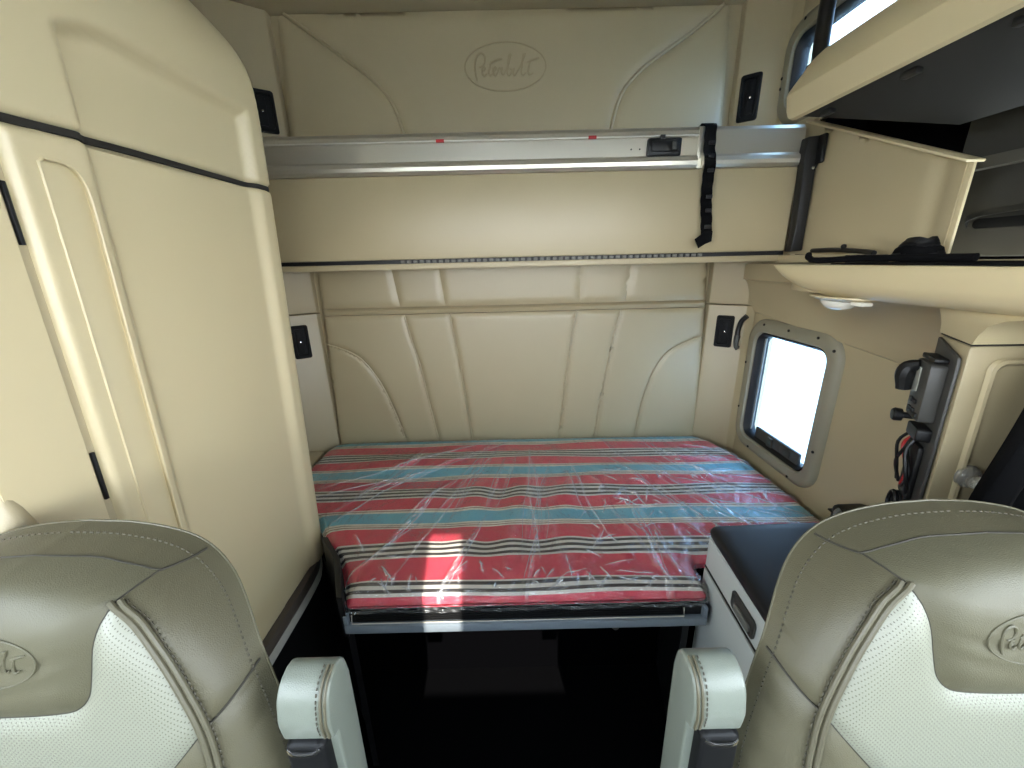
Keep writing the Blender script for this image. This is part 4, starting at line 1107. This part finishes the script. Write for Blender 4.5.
def make_seat(cx, s, label, word):
    root = thing('driver_seat' if s > 0 else 'passenger_seat', label, 'seat', (cx, .25, 0))
    root.name = 'captain_seat'
    def region(poly, mirror, step, h, w, bm, uvl=None, wr=0):
        pl = mir(poly)[::-1] if mirror else poly
        def fn(P, d):
            y, zz, dd = seat_pt(P)
            b = pillow(d, h, w)
            if wr: b = b + wr * np.sin(P[:, 0] * 55 + 9 * np.sin(P[:, 1] * 31)) * np.sin(P[:, 1] * 48) * np.clip(d / .03, 0, 1)
            return np.c_[cx + s * P[:, 0], y - b * np.clip(dd / .03, 0, 1) ** .5, zz]
        patch(bm, pl, step, fn, uvl=uvl)
    def part(name, regs, m, step, h, w, uvm=False, wr=0, lab=None):
        bm = B(); uvl = bm.loops.layers.uv.new('UVMap') if uvm else None
        for r, mirror in regs: region(REG[r], mirror, step, h, w, bm, uvl, wr)
        orient(bm, 1, -1)
        return build(name, bm, m, root, 60, lab, fix=False)
    part('shoulder_cap', [('cap', 0)], 'leather', .007, .006, .008)
    hp_ = part('head_panel', [('head', 0)], 'leather_head', .007, .014, .016, wr=.0012)
    part('perforated_insert', [('insert', 0)], 'perf', .009, .007, .008, uvm=True, lab='perforated pale leather insert')
    part('shoulder_bolster', [('shoulder', 0)], 'leather', .008, .013, .012)
    part('shoulder_bolster', [('shoulder', 1)], 'leather', .008, .013, .012)
    part('side_bolster', [('lowbol', 0)], 'leather', .011, .012, .012)
    part('side_bolster', [('lowbol', 1)], 'leather', .011, .012, .012)
    part('lumbar_pad', [('lowpad', 0)], 'leather', .012, .008, .008)
    # back shell
    bm = B(); rings = []
    O = np.array(OUT); y, zo, _ = seat_pt(O)
    for dy, k in ((0, 1.0), (.018, .90), (.05, .76), (.08, .62), (.10, .48)):
        rings.append([(cx + s * a * k, yy + dy, .95 + (b - .95) * k) for (a, _b), yy, b in zip(OUT, y, zo)])
    loft(bm, rings, cap=False); bm.faces.new([v_ for v_ in bm.verts][-len(OUT):]); build('back_shell', bm, 'leather', root, 60)
    # seams: rolled edge piping and the twin piping of the insert
    def lift(c, e):
        c = np.array(c); yy, zz, _ = seat_pt(c); return [(cx + s * a, q - e, b) for (a, _b), q, b in zip(c, yy, zz)]
    bm = B(); tube(bm, lift(OUT, .0), .0014, 6, closed=True); build('edge_piping', bm, 'leather', root)
    for mm in (0, 1):
        bm = B()
        c = mir(pipe) if mm else pipe
        sg = 1 if mm else -1
        tube(bm, lift([(a + sg * .0045, b) for a, b in c], .0065), .0031, 8); tube(bm, lift([(a - sg * .002, b) for a, b in c], .0055), .0031, 8)
        tp_ = build('twin_piping', bm, 'piping', root)
        bm = B()
        cc = lift([(a + sg * .0095, b) for a, b in cr(c, .0035)], .0092)
        for i in range(0, len(cc) - 1, 2): tube(bm, [cc[i], cc[i + 1]], .0009, 4)
        st_ = build('stitching', bm, 'thread', tp_); st_['kind'] = 'stuff'
    bm = B()
    for c in (headL, mir(headL), headT, mir(headT), lowL, mir(lowL)): tube(bm, lift(c, -.0005), .0012, 5)
    for c in (1, -1): tube(bm, lift(cr([(-.2355 * c, 1.15), (-.222 * c, 1.1365), (-.207 * c, 1.125)], .003), .0006), .0015, 5)
    for c in (1, -1): tube(bm, lift(cr([(-.1535 * c, 1.280), (-.145 * c, 1.280), (-.136 * c, 1.280)], .003), .0006), .0015, 5)
    build('seam', bm, 'leather_seam', root)
    bm = B(); cc = lift([(a * (1 - .0022 / .27), .95 + (b - .95) * (1 - .0022 / .37)) for a, b in cr([p for p in OUT if p[1] > .9], .0035)], .0012)
    for i in range(0, len(cc) - 1, 2): tube(bm, [cc[i], cc[i + 1]], .0010, 4)
    st_ = build('edge_stitching', bm, 'thread', root); st_['kind'] = 'stuff'
    def lf(a, b):
        a = a - s * .014; q, _ = seat_y([(a, 1.229 + b)]); return (cx + a, q[0] - .0145, 1.229 + b)
    bm = B(); emblem(bm, lf, .053, .0012); build('emblem', bm, 'leather_head', hp_, label='embossed oval script emblem')
    # cushion, base and frame out of sight below
    bm = B(); box(bm, cx - .26, cx + .26, -.26, .20, .42, .56, .045, 4); build('cushion', bm, 'leather', root)
    bm = B(); box(bm, cx - .19, cx + .19, -.2, .2, .0, .42, .02); build('pedestal', bm, 'black', root)
    # folded-up armrest on the aisle side
    ax0, ax1 = (-.268, -.210) if s < 0 else (.192, .250)
    yA = .300
    bm = B(); ytop = 1.162
    side = cr([(yA + .034, ytop), (yA + .018, ytop - .004), (yA + .006, ytop - .016), (yA + .001, ytop - .034), (yA - .001, 1.115), (yA + .002, 1.090)], .006) + [(yA + .012, 1.086), (yA + .014, .80), (yA + .055, .80), (yA + .058, 1.08)] + cr([(yA + .058, ytop - .04), (yA + .053, ytop - .014), (yA + .044, ytop - .003), (yA + .036, ytop)], .008)[:-1]
    lean = 0
    prism(bm, side, lambda a, b, d: (d + (1.208 - b) * lean * (-1 if s < 0 else 1) * (1 if s > 0 else 1), a, b), ax0, ax1, bev=.0035, seg=3)
    pad = build('armrest_pad', bm, 'leather_lt', root, 45, 'pale leather folded armrest pad')
    inner = ax1 if s < 0 else ax0; k = 1 if s < 0 else -1
    shift = lambda b: (1.208 - b) * lean * (-1 if s < 0 else 1)
    for e in (.0035, .0085):
        bm = B(); c = [(inner - k * e + shift(b), a - .0012, b + .001 * (b > 1.15)) for a, b in side[:20] if b > 1.092 and a < yA + .035]
        tube(bm, c, .0018, 6); build('armrest_piping', bm, 'piping', pad)
    bm = B(); c = cr([(inner - k * .0135 + shift(b), a - .001, b + .001 * (b > 1.15)) for a, b in side[:20] if b > 1.092 and a < yA + .035], .0035)
    for i in range(0, len(c) - 1, 2): tube(bm, [c[i], c[i + 1]], .0009, 4)
    q = build('armrest_stitching', bm, 'thread', pad); q['kind'] = 'stuff'
    lo, hi = (ax0 + .003, ax1 - .011) if s < 0 else (ax0 + .011, ax1 - .003)
    bm = B(); prism(bm, rrect(lo, hi, .82, 1.090, .008, 3), lambda a, b, d: (a + shift(b), d, b), yA - .004, yA + .05, bev=.005, seg=3); bk = build('armrest_bracket', bm, 'bracket_black', root, label='black armrest bracket')
    bm = B(); tube(bm, [(lo + .004 + (hi - lo - .008) * t / 10, yA - .0072 + .004 * abs(t / 5 - 1) ** 4, 1.0805 + .002 * abs(t / 5 - 1) ** 3) for t in range(11)], .0022, 8); build('chrome_strip', bm, 'steel', bk)
    return root
make_seat(.535, 1, 'right-hand leather seat, its backrest beside the light grey bedside cabinet', 'r')
make_seat(-.548, -1, 'left-hand leather seat, its backrest in front of the tall wardrobe', 'l')

# unseen flaps added to mask the sun, their gap shaping the patch on the bed
for x0, x1, lab in ((-1.0, -.092, 'left-hand'), (.012, 1.0, 'right-hand')):
    sv = thing('sun_blocker', 'added grey flap shaping the sunlight, unseen behind the viewpoint, the %s one of two' % lab, 'sun visor', ((x0 + x1) / 2, -.66, 2.05), 'added sun blockers')
    bm = B(); prism(bm, rrect(x0, x1, 1.735, 2.085, .03, 4), lambda a, b, d: (a, -.66 + d - (2.08 - b) * .2, b), 0, .02, bev=.006); build('flap', bm, 'dark_headliner', sv)
    bm = B(); tube(bm, [(x0 + .03, -.65, 2.075), (x1 - .03, -.65, 2.075)], .007, 8); build('rod', bm, 'black', sv)
# dash behind the camera, its unseen hood raised to block low light
dash = thing('dashboard', 'dark dashboard below the windshield behind the viewpoint', 'dashboard', (0, -.9, 0))
bm = B(); prism(bm, [(-1.06, 0), (-1.06, 1.24), (-1.0, 1.47), (-.86, 1.47), (-.72, 1.12), (-.74, 0)], lambda a, b, d: (d, a, b), -1.08, 1.08, bev=.02); build('top_pad', bm, 'darkgrey', dash)

# ------------------------------------------------------------------ light
w = bpy.data.worlds.new('World'); SC.world = w; w.use_nodes = True
nt = w.node_tree; bgn = nt.nodes['Background']
tcw = nt.nodes.new('ShaderNodeTexCoord'); spw = nt.nodes.new('ShaderNodeSeparateXYZ'); rw = nt.nodes.new('ShaderNodeValToRGB')
nt.links.new(tcw.outputs['Generated'], spw.inputs[0]); nt.links.new(spw.outputs[2], rw.inputs[0])
e = rw.color_ramp.elements; e[0].position = 0; e[0].color = (.90, .95, 1, 1); e[1].position = .8; e[1].color = (.66, .82, 1, 1)
nt.links.new(rw.outputs[0], bgn.inputs['Color']); bgn.inputs['Strength'].default_value = 11.0

def portal(name, loc, rot, sx, sy):
    l = bpy.data.lights.new(name, 'AREA'); l.shape = 'RECTANGLE'; l.size = sx; l.size_y = sy; l.cycles.is_portal = True
    o = bpy.data.objects.new(name, l); COL.objects.link(o); o.location = loc; o.rotation_euler = rot
portal('windshield_portal', (0, -.925, 1.65), (math.radians(90) + math.radians(22.6), 0, 0), 2.1, .97)
portal('left_door_portal', (-1.17, -.40, 1.80), (0, math.radians(-90), 0), .76, .92)
portal('right_door_portal', (1.15, -.41, 1.715), (0, math.radians(90), 0), .93, .90)
portal('lower_window_portal', (1.15, 1.507, 1.04), (0, math.radians(90), 0), .5, .42)
portal('upper_window_portal', (1.15, 1.54, 2.252), (0, math.radians(90), 0), .26, .46)

sun = bpy.data.lights.new('sun', 'SUN'); sun.energy = 6; sun.angle = math.radians(.53); sun.color = (1, .95, .86)
so = bpy.data.objects.new('sun', sun); COL.objects.link(so)
SD = Vector((-.11, 1.0, -.75)).normalized()      # direction the light travels
so.rotation_euler = SD.to_track_quat('-Z', 'Y').to_euler()

# ------------------------------------------------------------------ camera
cam = bpy.data.cameras.new('camera'); co = bpy.data.objects.new('camera', cam); COL.objects.link(co)
cam.sensor_width = 36; cam.lens = 390 / 1024 * 36; cam.clip_start = .02
co.matrix_world = Matrix.Translation((0, 0, 1.6)) @ Matrix.Rotation(math.radians(90 - 17.4), 4, 'X') @ Matrix.Rotation(-.024, 4, 'Z')
SC.camera = co
vs_ = SC.view_settings
vs_.view_transform = 'Standard'; vs_.look = 'None'; vs_.exposure = 1.0; vs_.gamma = 1; vs_.use_curve_mapping = False
SC.cycles.use_denoising = True
SC.cycles.max_bounces = 12; SC.cycles.diffuse_bounces = 6; SC.cycles.transparent_max_bounces = 16
SC.cycles.sample_clamp_indirect = 8
